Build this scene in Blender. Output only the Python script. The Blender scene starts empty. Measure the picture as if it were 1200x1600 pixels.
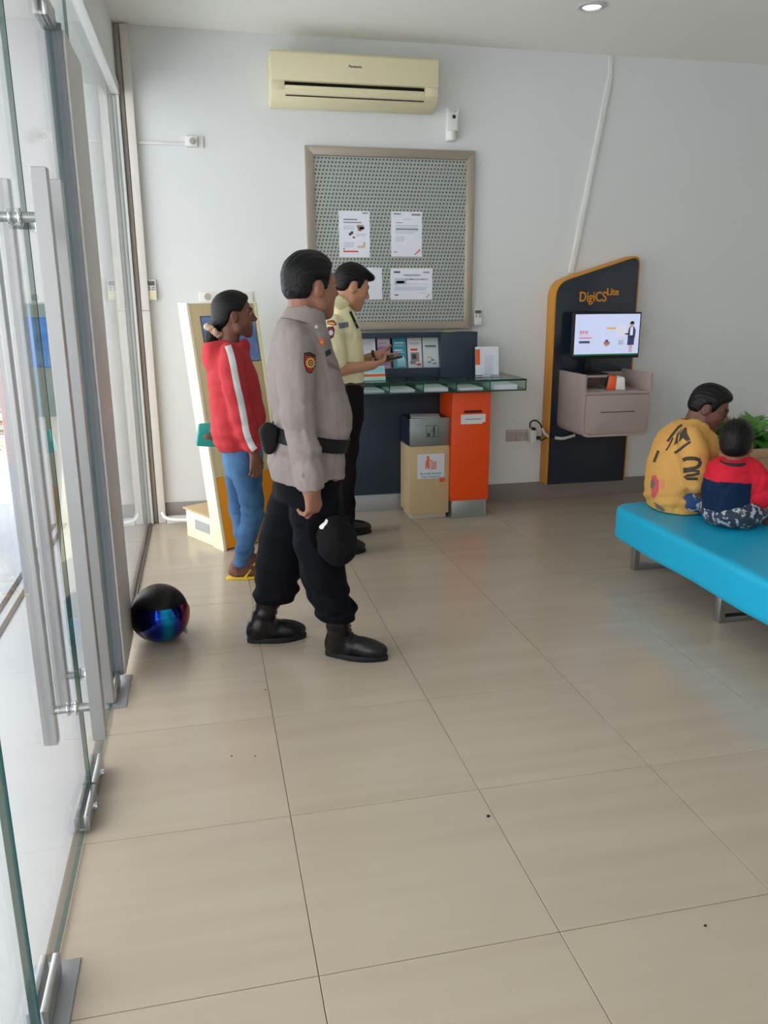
import bpy, bmesh, math, random
import numpy as np
from mathutils import Vector, Matrix

# ------------------------------------------------------------------ camera, world, exposure
SC = bpy.context.scene
COL = SC.collection
YAW, PITCH, ROLL, FPX, CAMH = 0.21751, 0.261576, -0.005002, 1255.5, 1.53
def cam_axes():
    cy, sy, cp, sp = math.cos(YAW), math.sin(YAW), math.cos(PITCH), math.sin(PITCH)
    fwd = np.array([sy*cp, cy*cp, -sp]); right = np.array([cy, -sy, 0.0]); up = np.cross(right, fwd)
    c, s = math.cos(ROLL), math.sin(ROLL)
    return c*right + s*up, -s*right + c*up, fwd
CR, CU, CF = cam_axes()
cd = bpy.data.cameras.new('camera'); co = bpy.data.objects.new('camera', cd); COL.objects.link(co)
M = Matrix(((CR[0], CU[0], -CF[0], 0), (CR[1], CU[1], -CF[1], 0), (CR[2], CU[2], -CF[2], CAMH), (0, 0, 0, 1)))
co.matrix_world = M
cd.sensor_fit = 'VERTICAL'; cd.sensor_height = 36.0; cd.sensor_width = 27.0
cd.lens = FPX/1600*36.0; cd.clip_start = 0.05; cd.clip_end = 200
SC.camera = co
SC.view_settings.view_transform = 'Standard'; SC.view_settings.look = 'None'
SC.view_settings.gamma = 1.0; SC.view_settings.use_curve_mapping = False
SC.view_settings.exposure = 0.0
SC.cycles.max_bounces = 10; SC.cycles.diffuse_bounces = 6; SC.cycles.transparent_max_bounces = 16
SC.cycles.use_denoising = True
SC.cycles.sample_clamp_indirect = 8.0
wd = bpy.data.worlds.new('sky'); SC.world = wd; wd.use_nodes = True
bg = wd.node_tree.nodes['Background']
bg.inputs[0].default_value = (0.97, 0.97, 1.0, 1); bg.inputs[1].default_value = 4.1
sl_ = bpy.data.lights.new('sun', 'SUN'); sl_.energy = 15; sl_.angle = .02; sl_.color = (1, .97, .94)
so_ = bpy.data.objects.new('sun', sl_); COL.objects.link(so_); so_.location = (8, -4, 12)
so_.rotation_euler = Vector((-.36, .12, -1)).to_track_quat('-Z', 'Y').to_euler()

WX, WY, ZC = -0.43, 5.70, 3.14        # glass wall plane, back wall plane, ceiling height
XR, YN = 6.4, -3.2                    # right wall, wall behind the camera
pl = bpy.data.lights.new('window_portal', 'AREA'); pl.shape = 'RECTANGLE'; pl.size = 2.75; pl.size_y = 8.8
pl.cycles.is_portal = True
po = bpy.data.objects.new('window_portal', pl); COL.objects.link(po)
po.location = (WX-0.12, 1.25, 1.39); po.rotation_euler = (0, -math.pi/2, 0)

def P(px, py, Y=None, X=None, Z=None):
    d = CF*FPX + CR*(px-600) - CU*(py-800); o = np.array([0, 0, CAMH])
    ax, v = (1, Y) if Y is not None else ((0, X) if X is not None else (2, Z))
    return o + d*((v-o[ax])/d[ax])
def ppm(p): return FPX/float(np.dot(np.asarray(p)-np.array([0, 0, CAMH]), CF))   # pixels per metre there

# ------------------------------------------------------------------ materials
def lin(c):
    c = [x/255 for x in c]
    return tuple(x/12.92 if x <= .04045 else ((x+.055)/1.055)**2.4 for x in c) + (1,)
MATS = {}
def mat(name, c, rough=.6, metal=0, bump=None, var=None, spec=.5, emit=0, coat=0, trans=0, sheen=0):
    if name in MATS: return MATS[name]
    m = bpy.data.materials.new(name); m.use_nodes = True; MATS[name] = m
    nt = m.node_tree; b = nt.nodes['Principled BSDF']
    b.inputs['Base Color'].default_value = lin(c); b.inputs['Roughness'].default_value = rough
    b.inputs['Metallic'].default_value = metal; b.inputs['Specular IOR Level'].default_value = spec
    if coat: b.inputs['Coat Weight'].default_value = coat; b.inputs['Coat Roughness'].default_value = .08
    if sheen: b.inputs['Sheen Weight'].default_value = sheen
    if trans: b.inputs['Transmission Weight'].default_value = trans
    if emit: b.inputs['Emission Color'].default_value = lin(c); b.inputs['Emission Strength'].default_value = emit
    tc = None
    if bump or var: tc = nt.nodes.new('ShaderNodeTexCoord')
    if bump:
        n = nt.nodes.new('ShaderNodeTexNoise'); n.inputs['Scale'].default_value = bump[0]; n.inputs['Detail'].default_value = 4
        bp = nt.nodes.new('ShaderNodeBump'); bp.inputs['Strength'].default_value = bump[1]; bp.inputs['Distance'].default_value = .01
        nt.links.new(tc.outputs['Object'], n.inputs['Vector']); nt.links.new(n.outputs['Fac'], bp.inputs['Height'])
        nt.links.new(bp.outputs['Normal'], b.inputs['Normal'])
    if var:      # (scale vector, second colour, contrast low, high)
        mp = nt.nodes.new('ShaderNodeMapping'); mp.inputs['Scale'].default_value = var[0]
        n = nt.nodes.new('ShaderNodeTexNoise'); n.inputs['Scale'].default_value = 1; n.inputs['Detail'].default_value = 5
        rp = nt.nodes.new('ShaderNodeMapRange'); rp.inputs[1].default_value = var[2]; rp.inputs[2].default_value = var[3]
        mx = nt.nodes.new('ShaderNodeMix'); mx.data_type = 'RGBA'
        mx.inputs[6].default_value = lin(c); mx.inputs[7].default_value = lin(var[1])
        nt.links.new(tc.outputs['Object'], mp.inputs['Vector']); nt.links.new(mp.outputs[0], n.inputs['Vector'])
        nt.links.new(n.outputs['Fac'], rp.inputs[0]); nt.links.new(rp.outputs[0], mx.inputs[0])
        nt.links.new(mx.outputs[2], b.inputs['Base Color'])
    return m
def glass_mat(name, tint, rough=0.0, ior=1.5):
    m = bpy.data.materials.new(name); m.use_nodes = True; MATS[name] = m; nt = m.node_tree; nt.nodes.clear()
    out = nt.nodes.new('ShaderNodeOutputMaterial'); mx = nt.nodes.new('ShaderNodeMixShader')
    tr = nt.nodes.new('ShaderNodeBsdfTransparent'); tr.inputs[0].default_value = tint
    gl = nt.nodes.new('ShaderNodeBsdfGlossy'); gl.inputs['Roughness'].default_value = rough
    ge = nt.nodes.new('ShaderNodeNewGeometry'); mr = nt.nodes.new('ShaderNodeMapRange')
    mr.inputs[3].default_value = ior; mr.inputs[4].default_value = 1/ior
    fr = nt.nodes.new('ShaderNodeFresnel')
    nt.links.new(ge.outputs['Backfacing'], mr.inputs[0]); nt.links.new(mr.outputs[0], fr.inputs['IOR'])
    nt.links.new(fr.outputs[0], mx.inputs[0]); nt.links.new(tr.outputs[0], mx.inputs[1]); nt.links.new(gl.outputs[0], mx.inputs[2])
    nt.links.new(mx.outputs[0], out.inputs[0])
    return m
GLASS = glass_mat('clear_glass', (.965, .975, .965, 1))
GLASST = glass_mat('counter_glass', (.80, .93, .88, 1))
ACRYL = glass_mat('acrylic', (.95, .97, .98, 1))
GEDGE = mat('glass_edge', (40, 78, 74), .15)
GEDGE2 = mat('glass_edge_dark', (14, 62, 52), .12)
WALL = mat('wall_paint', (221, 223, 223), .75, bump=(40, .03))
CEIL = mat('ceiling_paint', (240, 239, 234), .8, bump=(30, .02))
SKIRT = mat('skirting_tile', (134, 126, 120), .35)
ALU = mat('satin_aluminium', (172, 172, 172), .38, .85, bump=(120, .02))
STEEL = mat('brushed_steel', (176, 178, 178), .3, .95, bump=(200, .02))
CHROME = mat('chrome', (215, 218, 220), .12, 1)
WHITE = mat('white_plastic', (226, 226, 222), .4)
WHITE2 = mat('white_metal', (222, 224, 222), .35)
PAPER = mat('paper', (228, 230, 240), .7)
CREAM = mat('cream_laminate', (238, 230, 196), .4)
BLACK = mat('black_plastic', (16, 16, 18), .4)
DARK = mat('dark_void', (10, 10, 10), .9)
NAVY = mat('navy_laminate', (36, 50, 66), .4)
INK = mat('ink_grey', (128, 134, 150), .8)
INKD = mat('ink_dark', (60, 64, 78), .8)
INKL = mat('ink_pale', (186, 192, 208), .8)
REDP = mat('print_red', (214, 60, 56), .7)
ORANGEP = mat('print_orange', (226, 104, 44), .6)
BLUEP = mat('print_blue', (60, 130, 165), .7)
RUBBER = mat('black_rubber', (22, 23, 25), .6)

# ------------------------------------------------------------------ mesh helpers
class Fr:
    """a frame: origin and three unit axes"""
    def __init__(s, o, u=(1, 0, 0), v=(0, 1, 0), w=(0, 0, 1)):
        s.o = np.array(o, float); s.a = [np.array(x, float) for x in (u, v, w)]
    def __call__(s, p): return s.o + s.a[0]*p[0] + s.a[1]*p[1] + s.a[2]*p[2]
    def sub(s, p): return Fr(s(p), *s.a)
WORLD = Fr((0, 0, 0))
WALLF = Fr((0, WY, 0), (1, 0, 0), (0, 0, 1), (0, -1, 0))       # u right, v up, w out of the back wall
def rotz(o, deg, z=None):
    a = math.radians(deg); return Fr(o, (math.cos(a), math.sin(a), 0), (-math.sin(a), math.cos(a), 0), (0, 0, 1))

def link(o, parent=None):
    COL.objects.link(o)
    if parent is not None: o.parent = parent
    return o
def tag(o, label=None, cat=None, group=None, kind=None):
    for k, v in (('label', label), ('category', cat), ('group', group), ('kind', kind)):
        if v: o[k] = v
    return o
def thing(name, loc, label, cat, group=None, kind=None):
    o = bpy.data.objects.new(name, None); o.empty_display_size = .05
    link(o); o.location = loc; return tag(o, label, cat, group, kind)
def wloc(o):
    v = Vector((0, 0, 0))
    while o is not None: v += o.location; o = o.parent
    return v

class MB:
    def __init__(s): s.v = []; s.f = []; s.m = []
    def add(s, verts, faces, mi=0):
        b = len(s.v); s.v += [tuple(x) for x in verts]; s.f += [tuple(b+i for i in f) for f in faces]; s.m += [mi]*len(faces); return s
    def box(s, fr, a0, a1, b0, b1, c0, c1, mi=0):
        p = [fr((a, b, c)) for c in (c0, c1) for b in (b0, b1) for a in (a0, a1)]
        return s.add(p, [(0, 2, 3, 1), (4, 5, 7, 6), (0, 1, 5, 4), (2, 6, 7, 3), (0, 4, 6, 2), (1, 3, 7, 5)], mi)
    def prism(s, fr, pts, c0, c1, mi=0, pts2=None):
        n = len(pts); q = pts2 or pts
        v = [fr((x, y, c0)) for x, y in pts] + [fr((x, y, c1)) for x, y in q]
        f = [tuple(range(n))[::-1], tuple(range(n, 2*n))] + [(i, (i+1) % n, n+(i+1) % n, n+i) for i in range(n)]
        return s.add(v, f, mi)
    def quad(s, fr, a0, a1, b0, b1, c, mi=0):
        return s.add([fr((a0, b0, c)), fr((a1, b0, c)), fr((a1, b1, c)), fr((a0, b1, c))], [(0, 1, 2, 3)], mi)
    def cyl(s, p0, p1, r0, r1=None, n=16, mi=0):
        return s.tube([p0, p1], [r0, r0 if r1 is None else r1], n, mi)
    def tube(s, pts, r, n=8, mi=0, cap=True):
        pts = [np.array(p, float) for p in pts]; rr = r if isinstance(r, (list, tuple)) else [r]*len(pts)
        vs = []; ref = None
        for i, p in enumerate(pts):
            t = pts[min(i+1, len(pts)-1)] - pts[max(i-1, 0)]; t = t/(np.linalg.norm(t)+1e-9)
            if ref is None: ref = np.array([0, 0, 1.]) if abs(t[2]) < .9 else np.array([1., 0, 0])
            a = np.cross(t, ref); a /= np.linalg.norm(a)+1e-9; b = np.cross(a, t); ref = b
            vs += [p + rr[i]*(math.cos(2*math.pi*k/n)*a + math.sin(2*math.pi*k/n)*b) for k in range(n)]
        f = [(i*n+k, i*n+(k+1) % n, (i+1)*n+(k+1) % n, (i+1)*n+k) for i in range(len(pts)-1) for k in range(n)]
        if cap: f += [tuple(range(n))[::-1], tuple(range((len(pts)-1)*n, len(pts)*n))]
        return s.add(vs, f, mi)
    def lathe(s, fr, prof, n=24, mi=0, cap=True):
        vs = [fr((r*math.cos(2*math.pi*k/n), r*math.sin(2*math.pi*k/n), z)) for r, z in prof for k in range(n)]
        f = [(i*n+k, i*n+(k+1) % n, (i+1)*n+(k+1) % n, (i+1)*n+k) for i in range(len(prof)-1) for k in range(n)]
        if cap: f += [tuple(range(n))[::-1], tuple(range((len(prof)-1)*n, len(prof)*n))]
        return s.add(vs, f, mi)
    def build(s, name, mats, parent=None, bevel=0, seg=2, smooth=35, label=None, kind=None):
        if not isinstance(mats, (list, tuple)): mats = [mats]
        off = wloc(parent) if parent is not None else Vector((0, 0, 0))
        me = bpy.data.meshes.new(name); me.from_pydata([tuple(np.array(v)-np.array(off)) for v in s.v], [], s.f)
        for m in mats: me.materials.append(m)
        me.polygons.foreach_set('material_index', s.m)
        bm = bmesh.new(); bm.from_mesh(me)
        bmesh.ops.recalc_face_normals(bm, faces=bm.faces)
        if bevel:
            bmesh.ops.bevel(bm, geom=[e for e in bm.edges if len(e.link_faces) == 2 and e.calc_face_angle(0) > .5], offset=bevel, segments=seg, affect='EDGES', profile=.5, clamp_overlap=True)
        if smooth:
            for fc in bm.faces: fc.smooth = True
            for e in bm.edges: e.smooth = len(e.link_faces) == 2 and e.calc_face_angle(0) < math.radians(smooth)
        bm.to_mesh(me); bm.free(); me.update()
        o = bpy.data.objects.new(name, me); link(o, parent)
        if label: o['label'] = label
        if kind: o['kind'] = kind
        return o
def solo(name, mb, mats, label, cat, group=None, base=None, kind=None, **k):
    """a one-mesh thing with its origin at its base"""
    v = np.array(mb.v); b = base if base is not None else ((v[:, 0].min()+v[:, 0].max())/2, (v[:, 1].min()+v[:, 1].max())/2, v[:, 2].min())
    mb.v = [tuple(np.array(x)-np.array(b)) for x in mb.v]
    o = mb.build(name, mats, None, **k); o.location = b
    return tag(o, label, cat, group, kind)
def text(name, s, size, fr, m, parent, depth=.002, align='LEFT', sx=1.0, bold=0):
    cu = bpy.data.curves.new(name, 'FONT'); cu.body = s; cu.size = size; cu.extrude = depth; cu.align_x = align; cu.offset = bold; cu.resolution_u = 3
    t = bpy.data.objects.new('tmp', cu); COL.objects.link(t)
    dg = bpy.context.evaluated_depsgraph_get(); dg.update()
    me = bpy.data.meshes.new_from_object(t.evaluated_get(dg)); COL.objects.unlink(t); bpy.data.objects.remove(t)
    off = np.array(wloc(parent))
    for v in me.vertices: v.co = Vector(fr((v.co.x*sx, v.co.y, v.co.z)) - off)
    me.materials.clear(); me.materials.append(m); me.name = name
    o = bpy.data.objects.new(name, me); return link(o, parent)

# ------------------------------------------------------------------ implicit surfaces (bodies, clothes)
def nrm(v): v = np.array(v, float); return v/(np.linalg.norm(v)+1e-12)
class Field:
    def __init__(s, lo, hi, h, zfine=None, hz=None):
        s.xs = np.arange(lo[0], hi[0]+h, h, dtype=np.float32); s.ys = np.arange(lo[1], hi[1]+h, h, dtype=np.float32)
        hz = hz or h
        if zfine:
            z = [lo[2]]
            while z[-1] < hi[2]: z.append(z[-1] + (h if any(a <= z[-1] <= b for a, b in zfine) else hz))
            s.zs = np.array(z, dtype=np.float32)
        else: s.zs = np.arange(lo[2], hi[2]+hz, hz, dtype=np.float32)
        s.F = np.full((len(s.xs), len(s.ys), len(s.zs)), .2, dtype=np.float32)
    def sub(s, lo, hi):
        sl = tuple(slice(max(int(np.searchsorted(c, a))-1, 0), int(np.searchsorted(c, b))+1) for c, a, b in zip((s.xs, s.ys, s.zs), lo, hi))
        return sl, s.xs[sl[0]][:, None, None], s.ys[sl[1]][None, :, None], s.zs[sl[2]][None, None, :]
    def put(s, sl, d, k):
        a = s.F[sl]
        if a.size == 0: return
        if k > 0:
            h = np.maximum(k-np.abs(a-d), 0)/k; s.F[sl] = np.minimum(a, d) - h*h*k*.25
        else: s.F[sl] = np.minimum(a, d)
    def carve(s, sl, d, k):
        a = s.F[sl]
        if a.size == 0: return
        if k > 0:
            h = np.maximum(k-np.abs(a+d), 0)/k; s.F[sl] = np.maximum(a, -d) + h*h*k*.25
        else: s.F[sl] = np.maximum(a, -d)
    def cone(s, a, b, ra, rb, k=.015, cut=False, flat=None):
        a = np.array(a, float); b = np.array(b, float); m = max(ra, rb)*(max(1, flat[1]) if flat else 1)+k+.02
        sl, X, Y, Z = s.sub(np.minimum(a, b)-m, np.maximum(a, b)+m)
        ba = b-a; L = float(ba@ba)+1e-12
        x, y, z = X-a[0], Y-a[1], Z-a[2]
        t = np.clip((x*ba[0]+y*ba[1]+z*ba[2])/L, 0, 1)
        dx, dy, dz = x-t*ba[0], y-t*ba[1], z-t*ba[2]
        q = dx*dx+dy*dy+dz*dz
        if flat:
            n, sc = nrm(flat[0]), flat[1]
            dn = dx*n[0]+dy*n[1]+dz*n[2]; q = q-dn*dn+(dn/sc)**2
        d = np.sqrt(np.maximum(q, 0))-(ra+(rb-ra)*t)
        (s.carve if cut else s.put)(sl, d.astype(np.float32), k)
    def ell(s, c, r, fr=None, k=.015, cut=False):
        c = np.array(c, float); r = np.array(r, float)
        ax = fr.a if fr is not None else [np.eye(3)[i] for i in range(3)]
        if fr is not None: c = fr(c)
        m = float(r.max())+k+.02
        sl, X, Y, Z = s.sub(c-m, c+m)
        x, y, z = X-c[0], Y-c[1], Z-c[2]
        L = [x*a[0]+y*a[1]+z*a[2] for a in ax]
        k0 = np.sqrt(sum((l/q)**2 for l, q in zip(L, r))); k1 = np.sqrt(sum((l/(q*q))**2 for l, q in zip(L, r)))+1e-9
        (s.carve if cut else s.put)(sl, (k0*(k0-1)/k1).astype(np.float32), k)
    def chain(s, pts, k=.02, flat=None):
        for (a, ra), (b, rb) in zip(pts[:-1], pts[1:]): s.cone(a, b, ra, rb, k, flat=flat)
    def loft(s, fr, rows, k=.02, n=2.4, off=0, cut=False, zlo=None, zhi=None):
        """rows along the frame's w axis: (w, u centre, u half, v centre, v half)"""
        R = np.array(sorted(rows)); m = float(max((np.abs(R[:, 1])+R[:, 2]).max(), (np.abs(R[:, 3])+R[:, 4]).max()))+.06
        pts = np.array([fr((0, 0, R[0, 0])), fr((0, 0, R[-1, 0]))])
        sl, X, Y, Z = s.sub(pts.min(0)-m, pts.max(0)+m)
        x, y, z = X-fr.o[0], Y-fr.o[1], Z-fr.o[2]
        u, v, w = [(x*a[0]+y*a[1]+z*a[2]) for a in fr.a]
        I = [np.interp(w, R[:, 0], R[:, i]) for i in range(1, 5)]
        ru, rv = I[1]+off, I[3]+off
        q = (np.abs((u-I[0])/ru)**n + np.abs((v-I[2])/rv)**n)**(1/n)
        d = (q-1)*np.minimum(ru, rv)
        lo = R[0, 0] if zlo is None else zlo(u); hi = R[-1, 0] if zhi is None else zhi(u)
        d = np.maximum(d, np.maximum(lo-w, w-hi))
        (s.carve if cut else s.put)(sl, d.astype(np.float32), k)
    def half(s, p, n, k=0):                      # keep the side the normal points away from
        d = (s.xs[:, None, None]-p[0])*n[0]+(s.ys[None, :, None]-p[1])*n[1]+(s.zs[None, None, :]-p[2])*n[2]
        s.F = np.maximum(s.F, d.astype(np.float32))
    def func(s, fn, band=.03):                   # add fn(x,y,z) to the field near the surface
        i, j, k = np.nonzero(np.abs(s.F) < band)
        s.F[i, j, k] += fn(s.xs[i], s.ys[j], s.zs[k]).astype(np.float32)
    def wrinkle(s, amp, freq, seed=0, stretch=(1, 1, 1), oct=5):
        rs = np.random.RandomState(seed); K = []
        for o in range(oct):
            d = nrm(rs.normal(size=3)*np.array(stretch)); K.append((d*freq*(1+.6*o), rs.uniform(0, 6.28), 1/(1+.5*o)))
        def fn(x, y, z):
            w = .25*np.sin(x*9+seed)+.25*np.sin(z*11+y*7+seed*2)
            r = 0
            for kk, ph, a in K:
                q = kk[0]*x+kk[1]*y+kk[2]*z+ph+4*w; m_ = np.clip(.5+1.2*np.sin(q*.37+ph*3)*np.sin(x*7+z*9+ph), 0, 1)
                r = r + a*m_*((1-np.abs(np.sin(q*.5)))**2.2*1.6-.35)
            return amp*r
        s.func(fn)
    def mesh(s, name, mats, parent, smooth=2, label=None, slot=None):
        F = s.F; S = F < 0
        F[0], F[-1], F[:, 0], F[:, -1], F[:, :, 0], F[:, :, -1] = (np.maximum(q, .001) for q in (F[0], F[-1], F[:, 0], F[:, -1], F[:, :, 0], F[:, :, -1]))
        S = F < 0
        cnt = np.zeros(tuple(n-1 for n in F.shape), np.int8)
        for a in (0, 1):
            for b in (0, 1):
                for c in (0, 1): cnt += S[a:F.shape[0]-1+a, b:F.shape[1]-1+b, c:F.shape[2]-1+c]
        act = (cnt > 0) & (cnt < 8); I, J, K = np.nonzero(act)
        vid = np.full(cnt.shape, -1, np.int32); vid[I, J, K] = np.arange(len(I))
        acc = np.zeros((len(I), 3)); num = np.zeros(len(I))
        C = (s.xs, s.ys, s.zs)
        for ax in range(3):
            o1, o2 = [q for q in range(3) if q != ax]
            for p in (0, 1):
                for q in (0, 1):
                    d = [0, 0, 0]; d[o1] = p; d[o2] = q; e = list(d); e[ax] = 1
                    f0 = F[I+d[0], J+d[1], K+d[2]]; f1 = F[I+e[0], J+e[1], K+e[2]]
                    c = (f0 < 0) != (f1 < 0); t = np.where(c, f0/np.where(c, f0-f1, 1), 0)
                    pos = np.stack([C[0][I+d[0]], C[1][J+d[1]], C[2][K+d[2]]], 1).astype(float)
                    en = [C[0][I+e[0]], C[1][J+e[1]], C[2][K+e[2]]]
                    pos[:, ax] += t*(en[ax]-pos[:, ax]); acc += pos*c[:, None]; num += c
        V = acc/num[:, None]
        Q = []
        for ax in range(3):
            sl0 = [slice(None)]*3; sl1 = [slice(None)]*3; sl0[ax] = slice(0, -1); sl1[ax] = slice(1, None)
            ch = S[tuple(sl0)] != S[tuple(sl1)]; i = list(np.nonzero(ch)); o1, o2 = (ax+1) % 3, (ax+2) % 3
            ok = (i[o1] > 0) & (i[o2] > 0) & (i[o1] < cnt.shape[o1]) & (i[o2] < cnt.shape[o2]); i = [q[ok] for q in i]
            def cell(a, b):
                c = list(i); c[o1] = c[o1]-a; c[o2] = c[o2]-b; return vid[c[0], c[1], c[2]]
            q = np.stack([cell(1, 1), cell(0, 1), cell(0, 0), cell(1, 0)], 1)
            flip = ~S[i[0], i[1], i[2]]; q[flip] = q[flip][:, ::-1]; Q.append(q)
        Q = np.concatenate(Q); Q = Q[(Q >= 0).all(1)]
        for _ in range(smooth):
            A = np.zeros_like(V); n = np.zeros(len(V))
            for a in range(4):
                for b in (1, 3):
                    np.add.at(A, Q[:, a], V[Q[:, (a+b) % 4]]); np.add.at(n, Q[:, a], 1)
            V = V*.5 + .5*A/np.maximum(n, 1)[:, None]
        cen = V[Q].mean(1); nn = np.cross(V[Q[:, 2]]-V[Q[:, 0]], V[Q[:, 3]]-V[Q[:, 1]]); nn /= np.linalg.norm(nn, axis=1)[:, None]+1e-12
        off = np.array(wloc(parent)) if parent is not None else np.zeros(3)
        me = bpy.data.meshes.new(name); me.vertices.add(len(V)); me.vertices.foreach_set('co', (V-off).ravel())
        me.loops.add(Q.size); me.loops.foreach_set('vertex_index', Q.ravel().astype(np.int32))
        me.polygons.add(len(Q)); me.polygons.foreach_set('loop_start', np.arange(0, Q.size, 4, dtype=np.int32))
        me.polygons.foreach_set('use_smooth', np.ones(len(Q), bool))
        for m in (mats if isinstance(mats, (list, tuple)) else [mats]): me.materials.append(m)
        if slot is not None: me.polygons.foreach_set('material_index', slot(cen, nn).astype(np.int32))
        me.update(); me.validate()
        o = bpy.data.objects.new(name, me); link(o, parent)
        if label: o['label'] = label
        return o
def prow(rows, Y):
    """silhouette rows (py, px back, px front, half breadth) at depth Y -> loft rows in world axes about (0, Y)"""
    R = []
    for r in rows:
        a, b = P(r[1], r[0], Y=Y), P(r[2], r[0], Y=Y)
        R.append(((a[2]+b[2])/2, (a[0]+b[0])/2, abs(b[0]-a[0])/2, 0, r[3]))
    return Fr((0, Y, 0)), R
def pch(pts):
    """(px, py, Y, half width px) -> (point, radius)"""
    r = []
    for px, py, Y, w in pts:
        p = P(px, py, Y=Y); r.append((p, w/ppm(p)))
    return r

# ------------------------------------------------------------------ floor, walls, ceiling, glass front
def struct(name, mb, mats, parent=None, **k):
    o = mb.build(name, mats, parent, **k)
    if parent is None: o['kind'] = 'structure'
    return o
GROUT = mat('grout', (118, 108, 96), .9)
def tile_mat():
    m = mat('polished_tile', (196, 182, 163), .16, spec=.45); nt = m.node_tree; b = nt.nodes['Principled BSDF']
    tc = nt.nodes.new('ShaderNodeTexCoord'); oi = nt.nodes.new('ShaderNodeObjectInfo'); ad = nt.nodes.new('ShaderNodeVectorMath')
    mp = nt.nodes.new('ShaderNodeMapping'); mp.inputs['Scale'].default_value = (.9, 11, 1)
    sc = nt.nodes.new('ShaderNodeMath'); sc.operation = 'MULTIPLY'; sc.inputs[1].default_value = 37
    n = nt.nodes.new('ShaderNodeTexNoise'); n.inputs['Scale'].default_value = 1; n.inputs['Detail'].default_value = 3
    n2 = nt.nodes.new('ShaderNodeTexNoise'); n2.inputs['Scale'].default_value = 9; n2.inputs['Detail'].default_value = 3
    cr = nt.nodes.new('ShaderNodeValToRGB')
    cr.color_ramp.elements[0].color = lin((170, 157, 140)); cr.color_ramp.elements[0].position = .2
    cr.color_ramp.elements[1].color = lin((180, 168, 151)); cr.color_ramp.elements[1].position = .8
    rr = nt.nodes.new('ShaderNodeMapRange'); rr.inputs[3].default_value = .16; rr.inputs[4].default_value = .26
    l = nt.links.new
    l(oi.outputs['Random'], sc.inputs[0]); l(tc.outputs['Object'], ad.inputs[0]); l(sc.outputs[0], ad.inputs[1])
    l(ad.outputs[0], mp.inputs[0]); l(mp.outputs[0], n.inputs['Vector']); l(ad.outputs[0], n2.inputs['Vector'])
    l(n.outputs['Fac'], cr.inputs[0]); l(cr.outputs[0], b.inputs['Base Color']); l(n2.outputs['Fac'], rr.inputs[0]); l(rr.outputs[0], b.inputs['Roughness'])
    return m
TILE = tile_mat()
TX, TY, TW, TH = -0.427, 1.530, 0.604, 0.6145
fl = struct('floor', MB().box(WORLD, WX-.03, XR, YN, WY, -.12, -.006), GROUT)
nrow0 = -2; y_tiles = TY+nrow0*TH
tm = MB().box(WORLD, .001, TW-.001, .001, TH-.001, -.006, 0).build('floor_tile', TILE, fl, bevel=.0008, seg=1)
tlast = MB().box(WORLD, .001, TW-.001, .001, WY-(TY+6*TH)-.001, -.006, 0).build('floor_tile', TILE, fl, bevel=.0008, seg=1)
first = {}
for r in range(nrow0, 7):
    for c in range(0, 11):
        src = tlast if r == 6 else tm
        o = src if src.name not in first else src.copy()
        if src.name in first: link(o, fl)
        first[src.name] = 1
        o.location = (TX+c*TW, TY+r*TH, 0)
MB().box(WORLD, WX-.02, XR, YN, y_tiles, -.006, 0).build('floor_finish', TILE, fl)
struct('ceiling', MB().box(WORLD, WX-.2, XR+.1, YN-.1, WY+.1, ZC, ZC+.15), CEIL)
struct('wall_back', MB().box(WORLD, WX-.25, XR+.1, WY, WY+.15, -.1, ZC), WALL)
struct('wall_right', MB().box(WORLD, XR, XR+.15, YN, WY, -.1, ZC), WALL)
struct('wall_front', MB().box(WORLD, WX-.1, XR, YN-.15, YN, -.1, ZC), WALL)
struct('wall_left', MB().box(WORLD, WX-.17, WX+.015, YN, WY, 2.80, ZC), WALL)
struct('baseboard_back', MB().box(WORLD, -.40, XR, WY-.012, WY, 0, .135), SKIRT, bevel=.002)
hb = struct('trim_1', MB().box(WORLD, WX-.06, WX+.03, YN, WY, 2.735, 2.80), WHITE2, bevel=.004); hb['label'] = 'white header beam above the glass front'
tr = struct('trim_2', MB().box(WORLD, WX-.012, WX+.014, 3.62, 5.64, 0, .012), mat('track_grey', (98, 92, 84), .5, .3)); tr['label'] = 'grey floor track under the fixed glass pane'
po2 = struct('trim_3', MB().box(WORLD, -.396, -.388, 3.185, 3.60, .035, 2.40), mat('post_aluminium', (204, 202, 199), .55, .1), bevel=.001); po2['label'] = 'flat satin aluminium post between glass door and fixed pane'
MB().box(WORLD, -.448, -.397, 3.178, 3.192, .035, 2.42).build('gap_cover_strip', mat('gap_cover_grey', (104, 108, 112), .7), po2)  # grey strip added to cover the bright sky gap beside the post
struct('trim_4', MB().box(WORLD, WX-.03, WX+.025, 5.625, 5.698, 0, 2.735), WHITE2, bevel=.004)

def pane(mb, y0, y1, z0, z1, x=WX, t=.012):
    fr = WORLD
    x0, x1 = x-t/2, x+t/2
    mb.add([(x1, y0, z0), (x1, y1, z0), (x1, y1, z1), (x1, y0, z1)], [(0, 1, 2, 3)], 0)
    mb.add([(x0, y0, z0), (x0, y0, z1), (x0, y1, z1), (x0, y1, z0)], [(0, 1, 2, 3)], 0)
    mb.add([(x0, y0, z0), (x1, y0, z0), (x1, y0, z1), (x0, y0, z1)], [(0, 1, 2, 3)], 1)
    mb.add([(x0, y1, z0), (x0, y1, z1), (x1, y1, z1), (x1, y1, z0)], [(0, 1, 2, 3)], 1)
    mb.add([(x0, y0, z1), (x1, y0, z1), (x1, y1, z1), (x0, y1, z1)], [(0, 1, 2, 3)], 1)
    mb.add([(x0, y0, z0), (x0, y1, z0), (x1, y1, z0), (x1, y0, z0)], [(0, 1, 2, 3)], 1)
    return mb
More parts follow.
